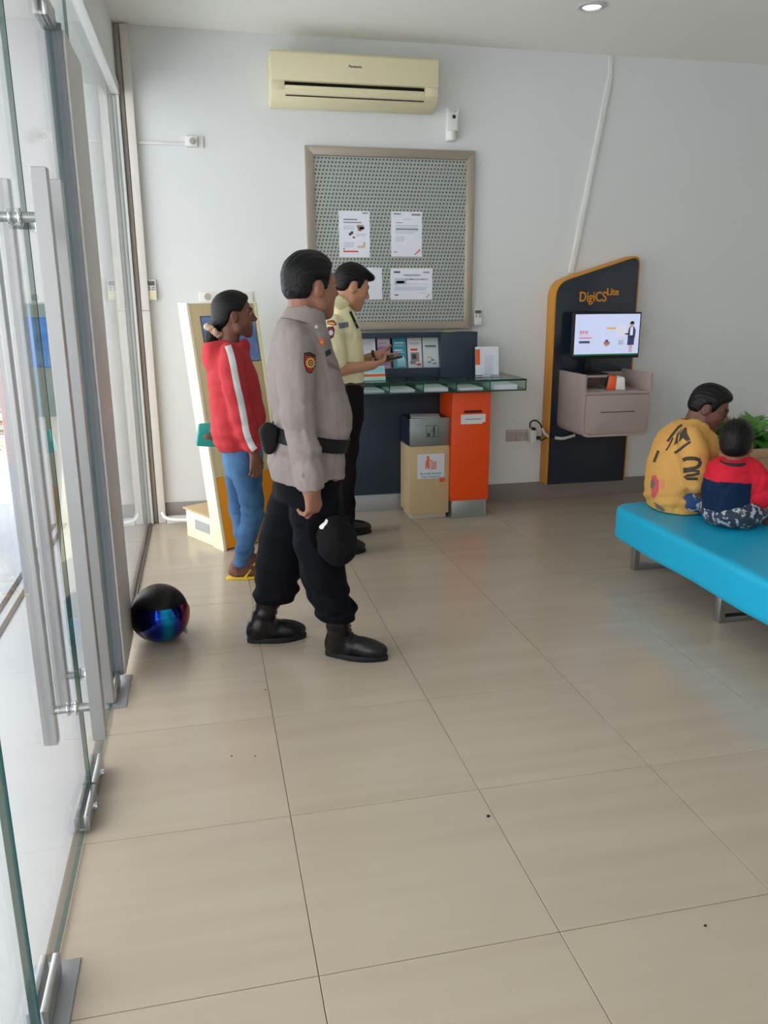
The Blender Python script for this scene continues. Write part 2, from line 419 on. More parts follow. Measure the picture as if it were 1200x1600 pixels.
def window(name, y0, y1, z0, z1, label, frame=True):
    w = thing(name, (WX, (y0+y1)/2, z0), label, None, kind='structure')
    pane(MB(), y0, y1, z0, z1).build('pane', [GLASS, GEDGE], w, smooth=0)
    if frame:
        MB().box(WORLD, WX-.02, WX+.02, y0-.02, y0+.012, z0, z1).build('frame', WHITE2, w, bevel=.003)
    return w
window('window_1', 3.605, 5.622, .012, 2.735, 'tall fixed glass pane beside the back wall', frame=False)
window('window_2', -.85, 1.475, .012, 2.735, 'tall glass pane before the doors')
window('window_3', -3.18, -.88, .012, 2.735, 'tall glass pane at the far end of the front')
window('window_4', 1.50, 3.60, 2.46, 2.735, 'narrow glass transom above the doors', frame=False)

def door(name, y0, y1, yh, sgn, label):
    """one frameless leaf; yh handle position; sgn +1 when the pivot is at y1"""
    d = thing(name, (WX, (y0+y1)/2, 0), label, None, kind='structure')
    pane(MB(), y0, y1, .012, 2.44).build('pane', [GLASS, GEDGE], d, smooth=0)
    for x in (-.363, -.497):
        MB().box(WORLD, x-.019, x+.019, yh-.019, yh+.019, .28, 1.84).build('handle_bar', ALU, d, bevel=.0015, seg=1, label='square satin steel pull bar')
    for z in (.382, 1.725):
        s = MB().cyl((-.497, yh, z), (-.363, yh, z), .0125, n=18).build('standoff', STEEL, d)
        MB().cyl((WX-.016, yh, z), (WX-.0065, yh, z), .021, n=20).cyl((WX+.0065, yh, z), (WX+.016, yh, z), .021, n=20).build('standoff_ring', CHROME, s, bevel=.003)
    yp = y1 if sgn > 0 else y0; ym = y0 if sgn > 0 else y1
    def patch(a, b, z0, z1, nm):
        m = MB()
        for x0, x1 in ((WX-.022, WX-.0062), (WX+.0062, WX+.022)): m.box(WORLD, x0, x1, min(a, b), max(a, b), z0, z1)
        m.box(WORLD, WX-.008, WX+.008, min(a, b), max(a, b), z0, z0+.011)
        return m.build(nm, STEEL, d, bevel=.002)
    patch(yp, yp-sgn*.165, .008, .062, 'pivot_patch'); patch(yp, yp-sgn*.165, 2.39, 2.452, 'top_patch')
    lk = patch(ym, ym+sgn*.17, .008, .058, 'lock_patch')
    MB().cyl((WX+.022, ym+sgn*.085, .034), (WX+.034, ym+sgn*.085, .034), .013, n=16).build('keyhole', CHROME, lk)
    fp = MB().box(WORLD, -.486, -.372, yp-sgn*.06-.142, yp-sgn*.06+.142, .0, .0045).build('floor_plate', mat('plate_steel', (168, 170, 174), .35, .7), d, bevel=.001)
    return d
door('door_1', 1.505, 2.362, 2.25, -1, 'frameless glass door leaf, hinged beside the long glass panes')
door('door_2', 2.374, 3.16, 2.475, 1, 'frameless glass door leaf, hinged beside the aluminium post')

# outside
PAVE = mat('outside_paving', (206, 210, 214), .45, var=((.7, .7, 1), (190, 196, 204), .35, .65))
struct('pavement', MB().box(WORLD, -40, WX-.03, -30, 40, -.14, -.02), PAVE)
ch = MB()
for x in (-1.10, -1.03): ch.box(WORLD, x-.012, x+.012, -6, 30, -.02, -.012)
solo('drain_channel', ch, mat('channel_dark', (86, 78, 74), .7), 'dark twin-edged drain channel in the pale paving outside', 'drain')
struct('wall_outer', MB().box(WORLD, -1.24, -.62, 5.86, 6.3, -.02, 3.3), mat('outer_paint', (196, 194, 194), .8))
struct('added_shade_canopy', MB().box(WORLD, -2.1, WX-.2, -8, 14, 3.3, 3.45), mat('shade_canopy_paint', (200, 200, 198), .8))  # unseen porch roof, added to cut the skylight on the outer wall
bp_ = thing('blue_sign', (-1.06, 5.86, .75), 'teal sign board with a blue centre on the outside pillar', 'sign')
sg_ = Fr((-1.06, 5.858, 0), (1, 0, 0), (0, 0, 1), (0, -1, 0))
MB().box(sg_, -.13, .13, .75, 1.50, 0, .02).build('board', mat('sign_teal', (70, 120, 135), .4), bp_, bevel=.002)
MB().box(sg_, -.06, .07, 1.08, 1.42, .02, .024).build('blue_centre', mat('sign_blue', (20, 110, 180), .4), bp_)
LEAFO = mat('palm_leaf_outside', (120, 140, 92), .5)
def fronds(mb, base, n, L, rs, lift, droop=.5, leaf=.16, wid=.012, azim=None, mi=0):
    """pinnate fronds: a bending rib with paired leaflets"""
    for i in range(n):
        az = rs.uniform(*(azim or (0, 6.28))); el = rs.uniform(*lift); ln = L*rs.uniform(.75, 1.1)
        h = np.array([math.cos(az), math.sin(az), 0]); sd = np.array([-h[1], h[0], 0]); pts = []
        for t in np.linspace(0, 1, 9):
            pts.append(np.array(base)+h*ln*math.cos(el)*t+np.array([0, 0, 1])*(ln*math.sin(el)*t-droop*ln*t*t))
        mb.tube(pts, [.004*(1-.8*t) for t in np.linspace(0, 1, 9)], 4, mi)
        for k in range(26):
            t = .18+.8*k/26; q = t*8; a = int(min(q, 7)); p = pts[a]+(pts[a+1]-pts[a])*(q-a); tg = nrm(pts[a+1]-pts[a])
            for s in (-1, 1):
                l = leaf*math.sin(math.pi*(.15+.8*t))*rs.uniform(.8, 1.15)
                dr = nrm(tg*.9+sd*s*.9+np.array([0, 0, rs.uniform(-.35, .15)])); e = p+dr*l; nv = np.cross(dr, tg); wv = nrm(np.cross(nv, dr))*wid*.5
                m_ = p+dr*l*.45
                mb.add([p, m_+wv, e-np.array([0, 0, l*.18]), m_-wv], [(0, 1, 2, 3)], mi)
    return mb
def outside_palm(x, y, h, seed, label):
    t = thing('outdoor_palm', (x, y, -.02), label, 'palm'); rs = random.Random(seed)
    MB().lathe(Fr((x, y, -.02)), [(.12, 0), (.17, .3), (.18, .34), (.15, .34), (.14, .28)], 20).build('pot', mat('outdoor_pot', (150, 140, 130), .7), t)
    fronds(MB(), (x, y, .25), 22, h, rs, (.6, 1.4), .45, .26, .022).build('fronds', LEAFO, t, smooth=0)
outside_palm(-2.0, 7.3, 1.0, 5, 'potted palm on the paving beyond the glass doors')

# ------------------------------------------------------------------ ceiling lamps
LAMP = mat('lamp_lens', (255, 252, 244), .5, emit=9)
def downlight(x, y, label, grp=None):
    d = thing('downlight', (x, y, ZC-.012), label, 'lamp', grp)
    MB().lathe(Fr((x, y, ZC-.012)), [(.053, .0), (.056, -.002), (.078, .002), (.078, .012), (.053, .012)], 32, cap=False).build('trim_ring', mat('lamp_ring', (196, 196, 194), .3, .3), d)
    MB().lathe(Fr((x, y, ZC-.006)), [(.001, 0), (.053, 0)], 32, cap=False).build('lens', LAMP, d)
downlight(2.303, 4.822, 'round recessed downlight in the ceiling nearest the back wall')
for i, (x, y) in enumerate([(2.3, 2.9), (2.3, 1.0), (.55, 1.0), (.55, 2.7), (4.2, 2.9), (4.2, 1.0)]):
    downlight(x, y, 'round recessed downlight in the open part of the ceiling', 'ceiling downlights')

# ------------------------------------------------------------------ back wall fittings
# air conditioner
ACM = mat('ac_plastic', (224, 216, 178), .45); ACD = mat('ac_seam', (58, 54, 42), .7)
ac = thing('air_conditioner', (1.05, WY, 2.70), 'cream split air conditioner mounted high on the back wall', 'air conditioner')
acf = Fr((.512, WY, 0), (0, -1, 0), (0, 0, 1), (1, 0, 0))
MB().prism(acf, [(0, 2.715), (.05, 2.70), (.12, 2.702), (.19, 2.742), (.212, 2.775), (.214, 2.80), (.10, 2.80), (.10, 2.825), (.215, 2.825), (.212, 2.985), (.20, 2.998), (0, 3.0)], 0, 1.072).build('body', ACM, ac, bevel=.004)
MB().prism(acf, [(.17, 2.826), (.222, 2.826), (.222, 2.98), (.212, 2.992), (.17, 2.992)], -.002, 1.074).build('front_panel', ACM, ac, bevel=.006)
for e0, e1 in ((.0015, .085), (.985, 1.0705)): MB().box(acf, .10, .2135, 2.775, 2.828, e0, e1).build('cheek', ACM, ac, bevel=.003)
MB().box(acf, .11, .19, 2.795, 2.826, .085, .985).build('air_slot', DARK, ac)
MB().prism(acf, [(.185, 2.748), (.2155, 2.783), (.2175, 2.80), (.2115, 2.802), (.18, 2.752)], .088, .982).build('louver', ACM, ac, bevel=.002)
MB().box(acf, .15, .2, 2.743, 2.749, .09, .98).build('lower_gap', ACD, ac)
text('brand_mark', 'Panasonic', .021, Fr((1.00, WY-.2225, 2.915), (1, 0, 0), (0, 0, 1), (0, -1, 0)), INKD, ac, .0005, bold=.0006)
# air freshener
af = thing('air_freshener', (1.735, WY, 2.56), 'white air freshener dispenser on the wall beside the air conditioner', 'dispenser')
aff = Fr((1.728, WY-.04, 2.545))
MB().lathe(aff, [(.030, 0), (.036, .006), (.037, .12), (.036, .175), (.03, .176)], 24).build('body', WHITE, af)
MB().prism(Fr((1.728, WY-.076, 2.545), (1, 0, 0), (0, 0, 1), (0, -1, 0)), [(-.036, .06), (.036, .06), (.036, .195), (.012, .165), (-.012, .165), (-.036, .2)], -.05, .002).build('cover', WHITE, af, bevel=.004)
MB().lathe(Fr((1.735, WY-.0785, 2.69), (1, 0, 0), (0, 0, 1), (0, -1, 0)), [(.001, .002), (.012, .002), (.013, 0)], 18).build('nozzle', INKD, af)
MB().box(WORLD, 1.70, 1.756, WY-.012, WY, 2.55, 2.70).build('wall_bracket', WHITE, af)
# high outlet with conduit
p0, p1 = P(289, 213, Y=WY), P(318, 231, Y=WY)
ho = thing('wall_outlet', ((p0[0]+p1[0])/2, WY, p1[2]), 'small white outlet high on the wall with a thin conduit', 'outlet')
MB().box(WORLD, p0[0], p0[0]+.075, WY-.035, WY, p1[2], p0[2]).build('housing', WHITE, ho, bevel=.004)
MB().lathe(Fr((p0[0]+.045, WY-.035, (p0[2]+p1[2])/2), (1, 0, 0), (0, 0, 1), (0, -1, 0)), [(.001, .012), (.018, .012), (.02, 0)], 18).build('plug', mat('plug_grey', (170, 166, 158), .5), ho, bevel=.002)
MB().box(WORLD, p0[0]+.075, p1[0], WY-.014, WY, p1[2]-.002, p0[2]).build('cover_plate', WHITE, ho, bevel=.002)
zc_ = P(240, 224, Y=WY)[2]
solo('cable_conduit', MB().box(WORLD, -.318, p0[0], WY-.016, WY, zc_-.008, zc_+.008), WHITE, 'thin white conduit running level to the high outlet', 'conduit', bevel=.002)
# corner trunking: two lengths
t = thing('cable_trunking', (-.345, WY, 0), 'tall white trunking running up the corner beside the glass', 'trunking')
for z0, z1 in ((.0, 1.45), (1.452, 3.13)): MB().box(WORLD, -.372, -.322, WY-.05, WY, z0, z1).build('trunking_length', mat('trunk_white', (222, 217, 208), .5), t, bevel=.003)
solo('corner_strip', MB().box(WORLD, -.402, -.378, WY-.03, WY, 0, 3.13), mat('strip_grey', (176, 168, 160), .5), 'narrow grey strip between the glass frame and the corner trunking', 'strip', bevel=.002)
# diagonal trunking
a, b, c_, e = P(953, 88, Y=WY), P(953, 118, Y=WY), P(889, 436, Y=WY), P(950, 118, Y=WY)
ptl, ptr = P(867, 440, Y=5.575), P(1003, 396, Y=5.575); zt_ = ptl[2]+(c_[0]-2.497)/.66*(ptr[2]-ptl[2])+.014
c_ = b+(c_-b)*((zt_-b[2])/(c_[2]-b[2]))
dt = thing('diagonal_trunking', (c_[0], WY, c_[2]), 'white trunking slanting down the wall to the navy terminal panel', 'trunking')
def strip(mb, p, q, w, d, mi=0):
    t_ = nrm(np.array(q)-np.array(p)); s_ = np.cross(t_, np.array([0, 1., 0])); L = np.linalg.norm(np.array(q)-np.array(p))
    return mb.box(Fr(p, t_, s_, (0, -1, 0)), 0, L, -w/2, w/2, 0, d, mi)
strip(MB(), (b[0], WY, b[2]), (c_[0], WY, c_[2]), .036, .022).build('trunking_length', WHITE, dt, bevel=.002)
strip(MB(), (a[0], WY, a[2]), (b[0]-.004, WY, b[2]+.005), .026, .018).build('trunking_length', WHITE, dt, bevel=.002)
# remotes
def remote(px0, py0, px1, py1, col, label, two):
    a, b = P(px0, py0, Y=WY-.02), P(px1, py1, Y=WY-.02)
    t = thing('remote_control', ((a[0]+b[0])/2, WY, b[2]), label, 'remote')
    w = b[0]-a[0]; h = a[2]-b[2]; f = Fr((a[0], WY, b[2]), (1, 0, 0), (0, 0, 1), (0, -1, 0))
    MB().box(f, .004, w-.004, 0, h*.45, 0, .03).build('holder', WHITE, t, bevel=.004)
    MB().box(f, .002, w-.002, .004, h, .008, .026).build('case', col, t, bevel=.005)
    MB().box(f, w*.15, w*.85, h*.72, h*.93, .026, .0268).build('display', mat('lcd', (88, 98, 98), .25), t)
    m = MB()
    for i in range(2):
        for j in range(2): m.box(f, w*(.2+.4*i), w*(.4+.4*i), h*(.5+.1*j), h*(.56+.1*j), .026, .0275)
    m.build('buttons', INK, t)
    if two: MB().box(f, .002, w-.002, .004, h*.46, .0262, .033).build('flap', CREAM, t, bevel=.002)
remote(227, 437, 246, 469, WHITE, 'white remote control with cream flap beside the corner trunking', True)
remote(740, 483, 753, 508, WHITE, 'slim white remote control hung beside the steel notice board', False)
# sockets near the kiosk
def sockets(px0, py0, px1, py1, n, label, cols=WHITE):
    a, b = P(px0, py0, Y=WY), P(px1, py1, Y=WY)
    t = thing('wall_socket', ((a[0]+b[0])/2, WY, b[2]), label, 'socket'); w = (b[0]-a[0])/n
    for i in range(n):
        f = Fr((a[0]+i*w, WY, b[2]), (1, 0, 0), (0, 0, 1), (0, -1, 0)); h = a[2]-b[2]
        s = MB().box(f, .002, w-.002, 0, h, 0, .01).build('socket_plate', cols, t, bevel=.003)
        m = MB()
        m.lathe(f.sub((w/2, h/2, .01)), [(h*.36, 0), (h*.36, .002), (h*.30, .002), (h*.28, .0008), (.001, .0008)], 20, cap=False)
        for sx_ in (-.12, .12): m.lathe(f.sub((w/2+sx_*h, h/2, .0105)), [(h*.05, 0), (h*.05, .0008), (.0005, .0008)], 10)
        m.build('socket_well', mat('socket_well', (170, 164, 156), .5), s)
    return t
sockets(310, 456, 396, 471, 3, 'row of white sockets on the wall behind the leaning kiosk')
sockets(790, 672, 831, 688, 3, 'row of grey sockets low on the wall beside the navy terminal panel', mat('socket_beige', (186, 178, 168), .5))

# notice board
def perf_mat():
    m = mat('perforated_steel', (150, 158, 154), .38, .75); nt = m.node_tree; b = nt.nodes['Principled BSDF']; l = nt.links.new
    tc = nt.nodes.new('ShaderNodeTexCoord'); sp = nt.nodes.new('ShaderNodeSeparateXYZ'); l(tc.outputs['Object'], sp.inputs[0])
    def op(o, a, b_=None):
        n = nt.nodes.new('ShaderNodeMath'); n.operation = o
        for i, q in enumerate((a, b_)):
            if q is None: continue
            if isinstance(q, (int, float)): n.inputs[i].default_value = q
            else: l(q, n.inputs[i])
        return n.outputs[0]
    k = 2*math.pi/.0245
    u = op('ADD', sp.outputs[0], op('MULTIPLY', sp.outputs[2], -.25)); v = op('ADD', sp.outputs[2], op('MULTIPLY', sp.outputs[0], .0))
    f = op('ADD', op('SINE', op('MULTIPLY', u, k)), op('SINE', op('MULTIPLY', v, k)))
    mr = nt.nodes.new('ShaderNodeMapRange'); mr.inputs[1].default_value = .75; mr.inputs[2].default_value = 1.15; l(f, mr.inputs[0])
    mx = nt.nodes.new('ShaderNodeMix'); mx.data_type = 'RGBA'; mx.inputs[6].default_value = lin((186, 192, 188)); mx.inputs[7].default_value = lin((92, 96, 92))
    l(mr.outputs[0], mx.inputs[0]); l(mx.outputs[2], b.inputs['Base Color'])
    bp = nt.nodes.new('ShaderNodeBump'); bp.inputs['Strength'].default_value = .5; bp.inputs['Distance'].default_value = .004; bp.invert = True
    l(mr.outputs[0], bp.inputs['Height']); l(bp.outputs[0], b.inputs['Normal'])
    return m
nb = thing('notice_board', (1.325, WY, 1.31), 'square perforated steel notice board in a wide steel frame', 'notice board')
bx0, bx1, bz0, bz1, bw = .735, 1.905, 1.305, 2.49, .058
bf = Fr((0, WY, 0), (1, 0, 0), (0, 0, 1), (0, -1, 0)); FRM = mat('frame_steel', (178, 168, 154), .34, .8, bump=(150, .02))
MB().box(bf, bx0+bw-.004, bx1-bw+.004, bz0+bw-.004, bz1-bw+.004, 0, .022).build('perforated_panel', perf_mat(), nb)
for nm, pts in (('top', [(bx0, bz1), (bx1, bz1), (bx1-bw, bz1-bw), (bx0+bw, bz1-bw)]), ('bottom', [(bx0, bz0), (bx0+bw, bz0+bw), (bx1-bw, bz0+bw), (bx1, bz0)]),
                ('left', [(bx0, bz0), (bx0, bz1), (bx0+bw, bz1-bw), (bx0+bw, bz0+bw)]), ('right', [(bx1, bz0), (bx1-bw, bz0+bw), (bx1-bw, bz1-bw), (bx1, bz1)])):
    MB().prism(bf, pts, 0, .04).build('frame_rail', FRM, nb, bevel=.0025)

PY = WY-.0225
def sheet(px0, py0, px1, py1, label, name='notice_sheet'):
    a, b = P(px0, py0, Y=PY), P(px1, py1, Y=PY); w, h = b[0]-a[0], a[2]-b[2]
    t = thing(name, ((a[0]+b[0])/2, PY, b[2]), label, 'notice')
    f = Fr((a[0], PY, b[2]), (1, 0, 0), (0, 0, 1), (0, -1, 0))
    MB().box(f, 0, w, 0, h, 0, .0012).build('paper', PAPER, t)
    return t, f, w, h
def prints(t, f, w, h, items, c=.0012, name='print'):
    """flat print: (u0,v0,u1,v1 as fractions, material)"""
    if len(items) < 5:
        for u0, v0, u1, v1, mt in items: o = MB().box(f, u0*w, u1*w, v0*h, v1*h, c, c+.0005).build(name, mt, t, smooth=0)
        return o
    mats = []; m = MB()
    for u0, v0, u1, v1, mt in items:
        if mt not in mats: mats.append(mt)
        m.box(f, u0*w, u1*w, v0*h, v1*h, c, c+.0005, mats.index(mt))
    return m.build(name, mats, t, smooth=0, kind='stuff')
def lines(u0, u1, v0, v1, n, mt, fill=.45, seed=1):
    rs = random.Random(seed); s = (v1-v0)/n
    return [(u0, v1-(i+1)*s, u1-(rs.uniform(0, .18) if i == n-1 else rs.uniform(0, .03))*(u1-u0)*2, v1-(i+1)*s+s*fill, mt) for i in range(n)]
GRY = mat('print_grey', (150, 140, 140), .8); TAN = mat('print_tan', (206, 190, 160), .8); TEAL = mat('print_teal', (40, 140, 150), .7)
BRN = mat('print_brown', (150, 96, 84), .8)
t, f, w, h = sheet(529, 329, 578, 402, 'white notice with drawings and a red bar, upper row of the steel board')
prints(t, f, w, h, lines(.15, .62, .80, .86, 1, INK)+lines(.15, .76, .74, .79, 1, INK)+lines(.15, .52, .60, .70, 4, INKL)+lines(.55, .92, .46, .52, 3, INKL)+lines(.15, .5, .22, .34, 5, INKL)
       + [(.13, .11, .62, .14, REDP), (.76, .94, .95, .965, INK), (.58, .63, .8, .70, GRY), (.62, .57, .74, .64, BRN), (.68, .60, .82, .66, INKD), (.32, .47, .4, .53, INKD), (.38, .5, .46, .46+.1, INKD), (.44, .41, .52, .45, BRN), (.6, .2, .84, .25, TAN), (.78, .24, .86, .33, TAN), (.13, .16, .18, .2, GRY)])
t, f, w, h = sheet(611, 330, 659, 401, 'white typed letter on the upper row of the steel board')
prints(t, f, w, h, lines(.15, .88, .52, .72, 5, INKL)+lines(.15, .45, .34, .46, 4, INKL)+[(.08, .93, .32, .955, TEAL), (.66, .91, .95, .95, GRY), (.38, .82, .66, .835, INKL), (.15, .745, .38, .76, INK), (.15, .60, .88, .62, INKD), (.08, .09, .2, .11, GRY)])
m = MB(); m.prism(f, [(.74*w, .04*h), (.78*w, .04*h), (.95*w, .14*h), (.93*w, .17*h)], .0012, .0017); m.build('pencil_print', REDP, t)
t, f, w, h = sheet(556, 418, 597, 468, 'nearly blank white sheet on the lower row of the steel board')
prints(t, f, w, h, [(.6, .94, .9, .955, INKL)]+lines(.1, .8, .2, .8, 8, mat('ink_faint', (210, 215, 230), .8), .25))
t, f, w, h = sheet(610, 419, 675, 468, 'wide white notice with a table on the lower row of the steel board')
prints(t, f, w, h, [(.08, .85, .23, .90, INKD), (.78, .85, .93, .89, GRY), (.3, .77, .72, .80, INK), (.36, .73, .66, .75, INKL), (.1, .62, .9, .68, INKL), (.1, .50, .37, .61, INKL), (.1, .49, .9, .497, INK), (.37, .5, .375, .68, INK), (.46, .64, .56, .66, INK), (.72, .64, .8, .66, INK), (.14, .52, .33, .60, INK), (.1, .13, .19, .17, BRN), (.68, .21, .86, .225, INKL)]+lines(.1, .9, .3, .43, 4, INKL))
m = MB(); m.prism(f, [(.85*w, .06*h), (.87*w, .06*h), (.94*w, .17*h), (.93*w, .19*h)], .0012, .0017); m.build('pencil_print', REDP, t)

# ------------------------------------------------------------------ writing counter with glass top
ct = thing('counter', (1.4, 5.55, 0), 'navy writing counter with a glass compartment top against the back wall', 'counter')
CX0, CX1, CYF = .72, 2.155, 5.20
MB().box(WORLD, .72, 1.86, 5.60, 5.686, .13, .905).build('front_panel', NAVY, ct, bevel=.002)
MB().box(WORLD, .73, 1.85, 5.625, 5.686, 0, .13).build('plinth', mat('plinth_steel', (178, 182, 186), .4, .5), ct, bevel=.002)
def gbox(mb, a0, a1, b0, b1, c0, c1):
    i = len(mb.f); mb.box(WORLD, a0, a1, b0, b1, c0, c1)
    dims = (a1-a0, b1-b0, c1-c0); th = dims.index(min(dims)); big = {2: (0, 1), 1: (2, 3), 0: (4, 5)}[th]
    for k in range(6): mb.m[i+k] = 0 if k in big else 1
    return mb
gbox(MB(), CX0, CX1, CYF, 5.686, .973, .985).build('glass_top', [GLASST, GEDGE2], ct, smooth=0)
gbox(MB(), CX0, CX1, CYF, 5.686, .905, .913).build('glass_shelf', [GLASST, GEDGE2], ct, smooth=0)
divs = [P(x, 605, Y=CYF)[0] for x in (502, 555, 607.5, 661, 712.5, 765)]+[CX1-.008]
for d in [CX0]+divs[:]:
    gbox(MB(), d, d+.008, CYF+.004, 5.68, .913, .973).build('divider', [GLASST, GEDGE2], ct, smooth=0)
edges = [CX0]+divs
rs = random.Random(4)
for i in range(len(edges)-1):
    a, b = edges[i], edges[i+1]
    f = rotz(((a+b)/2+rs.uniform(-.01, .01), CYF+.17+rs.uniform(0, .04), .9132), rs.uniform(-4, 4))
    m = MB()
    hh = [.004, .004, .012, .014, .022, .012, .03][i]
    m.box(f, -.085, .085, -.13, .13, 0, hh)
    solo('form_stack', m, PAPER, ['white slips in a glass compartment behind the pale yellow shirt wearer', 'white slips in a glass compartment behind the pale yellow shirt wearer', 'thin white slips in the glass compartment below the teal and orange card',
         'white slips in the glass compartment beside the one above the waste bin', 'thick white slips in the glass compartment above the waste bin', 'white slips in the glass compartment right above the orange box', 'thickest white slips in the glass compartment at the free counter end'][i], 'paper', 'slips in the counter compartments')
# brochure rack standing on the glass
br = thing('brochure_rack', (1.35, 5.54, .985), 'navy brochure rack standing on the glass counter top', 'rack')
RX0, RX1, RY, RZ = .84, 1.882, 5.47, 1.292
DN = mat('rack_navy', (42, 54, 70), .45)
a = P(688, 560, Y=RY)[0]
MB().box(WORLD, a, RX1, RY-.01, 5.60, .9852, RZ).build('end_box', DN, br, bevel=.002)
MB().box(WORLD, RX0, a, 5.585, 5.60, .9852, RZ-.001).build('back', DN, br, bevel=.001)
MB().box(WORLD, RX0, a, RY, 5.60, RZ-.035, RZ-.001).build('top_rail', DN, br, bevel=.002)
zb = P(620, 576, Y=RY)[2]
MB().box(WORLD, RX0, a, RY, 5.60, .9852, zb).build('bottom_rail', DN, br, bevel=.002)
gbox(MB(), RX0, a-.002, RY+.001, RY+.005, zb, zb+.05).build('retaining_strip', [ACRYL, ACRYL], br, smooth=0)
bros = [(566, 588, (226, 226, 234), 'white typed leaflet slotted in the brochure rack'), (591, 611, (190, 160, 190), 'mauve brochure slotted in the rack beside the teal one'),
        (615, 636, (60, 150, 172), 'teal brochure slotted in the navy rack'), (638, 660, (224, 220, 222), 'white brochure with red heading and a grey drawing in the rack'),
        (662, 686, (206, 216, 220), 'pale grey brochure beside the rack end box')]
for i, (x0, x1, c, lb) in enumerate(bros):
    q0, q1 = P(x0, 529, Y=RY+.02), P(x1, 575, Y=RY+.02); w = q1[0]-q0[0]
    f = Fr((q0[0], RY+.02, zb+.001), (1, 0, 0), nrm((0, .22, 1)), nrm((0, -1, .22))); h = .212
    t = thing('brochure', (q0[0]+w/2, RY+.02, zb), lb, 'brochure')
    MB().box(f, 0, w, 0, h, 0, .004).build('cover', mat('brochure_%d' % i, c, .4), t)
    if i == 0: prints(t, f, w, h, lines(.1, .85, .4, .85, 9, INKL), .004)
    if i == 1: prints(t, f, w, h, [(0, .1, 1, .7, mat('mauve2', (160, 116, 170), .5)), (.05, .78, .95, .93, mat('mauve3', (222, 200, 210), .5)), (.1, .8, .8, .83, INK), (.1, .55, .7, .58, PAPER)], .004)
    if i == 2: prints(t, f, w, h, [(.15, .8, .85, .84, PAPER), (.1, .72, .8, .75, mat('tealpale', (150, 205, 214), .5)), (.1, .56, .7, .6, PAPER), (.1, .5, .85, .53, mat('tealpale', (0, 0, 0))), (.3, .05, .9, .3, mat('tealpale', (0, 0, 0))), (.55, .3, .8, .38, PAPER)], .004)
    if i == 3: prints(t, f, w, h, [(.2, .56, .7, .62, REDP), (.15, .75, .85, .82, INKL), (.2, .2, .8, .5, GRY), (.3, .28, .6, .44, INKD), (.15, .12, .55, .22, INK), (.6, .06, .9, .14, REDP)], .004)
    if i == 4: prints(t, f, w, h, [(.15, .68, .85, .72, INKD), (.25, .64, .85, .66, INK), (.25, .3, .6, .36, TAN), (.5, .22, .7, .27, BRN), (.3, .14, .5, .2, INK), (.6, .1, .85, .15, INK)], .004)
# small pieces on the counter
q = P(702, 515, Y=5.50); MB
solo('sticky_note', MB().box(rotz((q[0], 5.51, RZ), 8), -.03, .03, -.02, .02, 0, .006), mat('note_green', (186, 214, 60), .6), 'lime green note block on top of the navy brochure rack', 'note')
lf = Fr((P(568, 597, Y=5.30)[0], 5.36, .9855), (1, 0, 0), nrm((0, .5, 1)), nrm((0, -1, .5)))
t = thing('table_card', (lf.o[0]+.08, 5.36, .985), 'small teal and orange card leaning at the front of the glass counter', 'card')
MB().box(lf, 0, .165, 0, .10, 0, .002).build('card', PAPER, t)
prints(t, lf, .165, .10, [(0, 0, 1, .22, mat('card_teal', (170, 214, 206), .5)), (0, .25, 1, .45, ORANGEP), (.05, .5, .98, .95, mat('card_blue', (150, 215, 224), .4))], .002)
MB().box(Fr(lf((.02, 0, -.004))+np.array([0, .03, .004])), 0, .125, 0, .004, 0, .08).build('back_rest', ACRYL, t)
q0, q1 = P(743, 583, Y=5.42), P(780, 543, Y=5.42)
cf = Fr((q0[0], 5.42, .9855), (1, 0, 0), nrm((0, .12, 1)), nrm((0, -1, .12)))
t = thing('desk_calendar', (q0[0]+.08, 5.45, .985), 'white upright desk card with an orange block at the end of the glass counter', 'desk card')
MB().box(cf, 0, .172, 0, .205, 0, .003).build('card', PAPER, t)
prints(t, cf, .172, .205, [(.0, .4, .2, .92, ORANGEP), (0, .02, .3, .05, INKD), (.66, .02, .98, .045, INKD)], .003)
MB().prism(Fr((q0[0]+.01, 5.425, .9855), (0, 1, 0), (0, 0, 1), (1, 0, 0)), [(.003, 0), (.034, 0), (.026, .18)], .012, .15).build('easel_back', PAPER, t)
sf = Fr((P(757, 583, Y=5.36)[0], 5.36, .9855), (1, 0, 0), (0, 0, 1), (0, -1, 0))
t = thing('leaflet_stand', (sf.o[0]+.03, 5.36, .985), 'clear acrylic leaflet stand in front of the white desk card', 'stand')
MB().box(sf, 0, .06, .0, .15, -.002, 0).box(sf, -.006, .066, 0, .02, -.06, .012).build('acrylic_body', ACRYL, t, smooth=0)

# ------------------------------------------------------------------ waste bin and suggestion box
bn = thing('waste_bin', (1.51, 5.46, 0), 'square cream and steel waste bin beside the orange box', 'bin')
BX0, BX1, BY0, BY1 = 1.360, 1.648, 5.32, 5.585
CRB = mat('bin_cream', (200, 176, 136), .4)
MB().box(WORLD, BX0+.02, BX1-.015, BY0+.015, BY1-.01, 0, .04).build('plinth', mat('bin_plinth', (190, 180, 160), .4), bn, bevel=.002)
MB().box(WORLD, BX0, BX1, BY0, BY1, .04, .525).build('body', CRB, bn, bevel=.002)
MB().box(WORLD, BX0+.001, BX1-.001, BY0+.012, BY1, .526, .715).build('head_sides', mat('bin_navy', (30, 40, 56), .4), bn, bevel=.002)
MB().box(WORLD, BX0+.001, BX1-.001, BY0, BY0+.011, .526, .722).build('head_front', mat('bin_steel', (150, 158, 156), .36, .8), bn, bevel=.0015)
f = Fr((BX0, BY0, .526), (1, 0, 0), (0, 0, 1), (0, -1, 0))
MB().box(f, .05, .245, .045, .15, 0, .003).build('swing_flap', mat('bin_steel', (0, 0, 0)), bn, bevel=.001)
pm = MB(); ring = .002
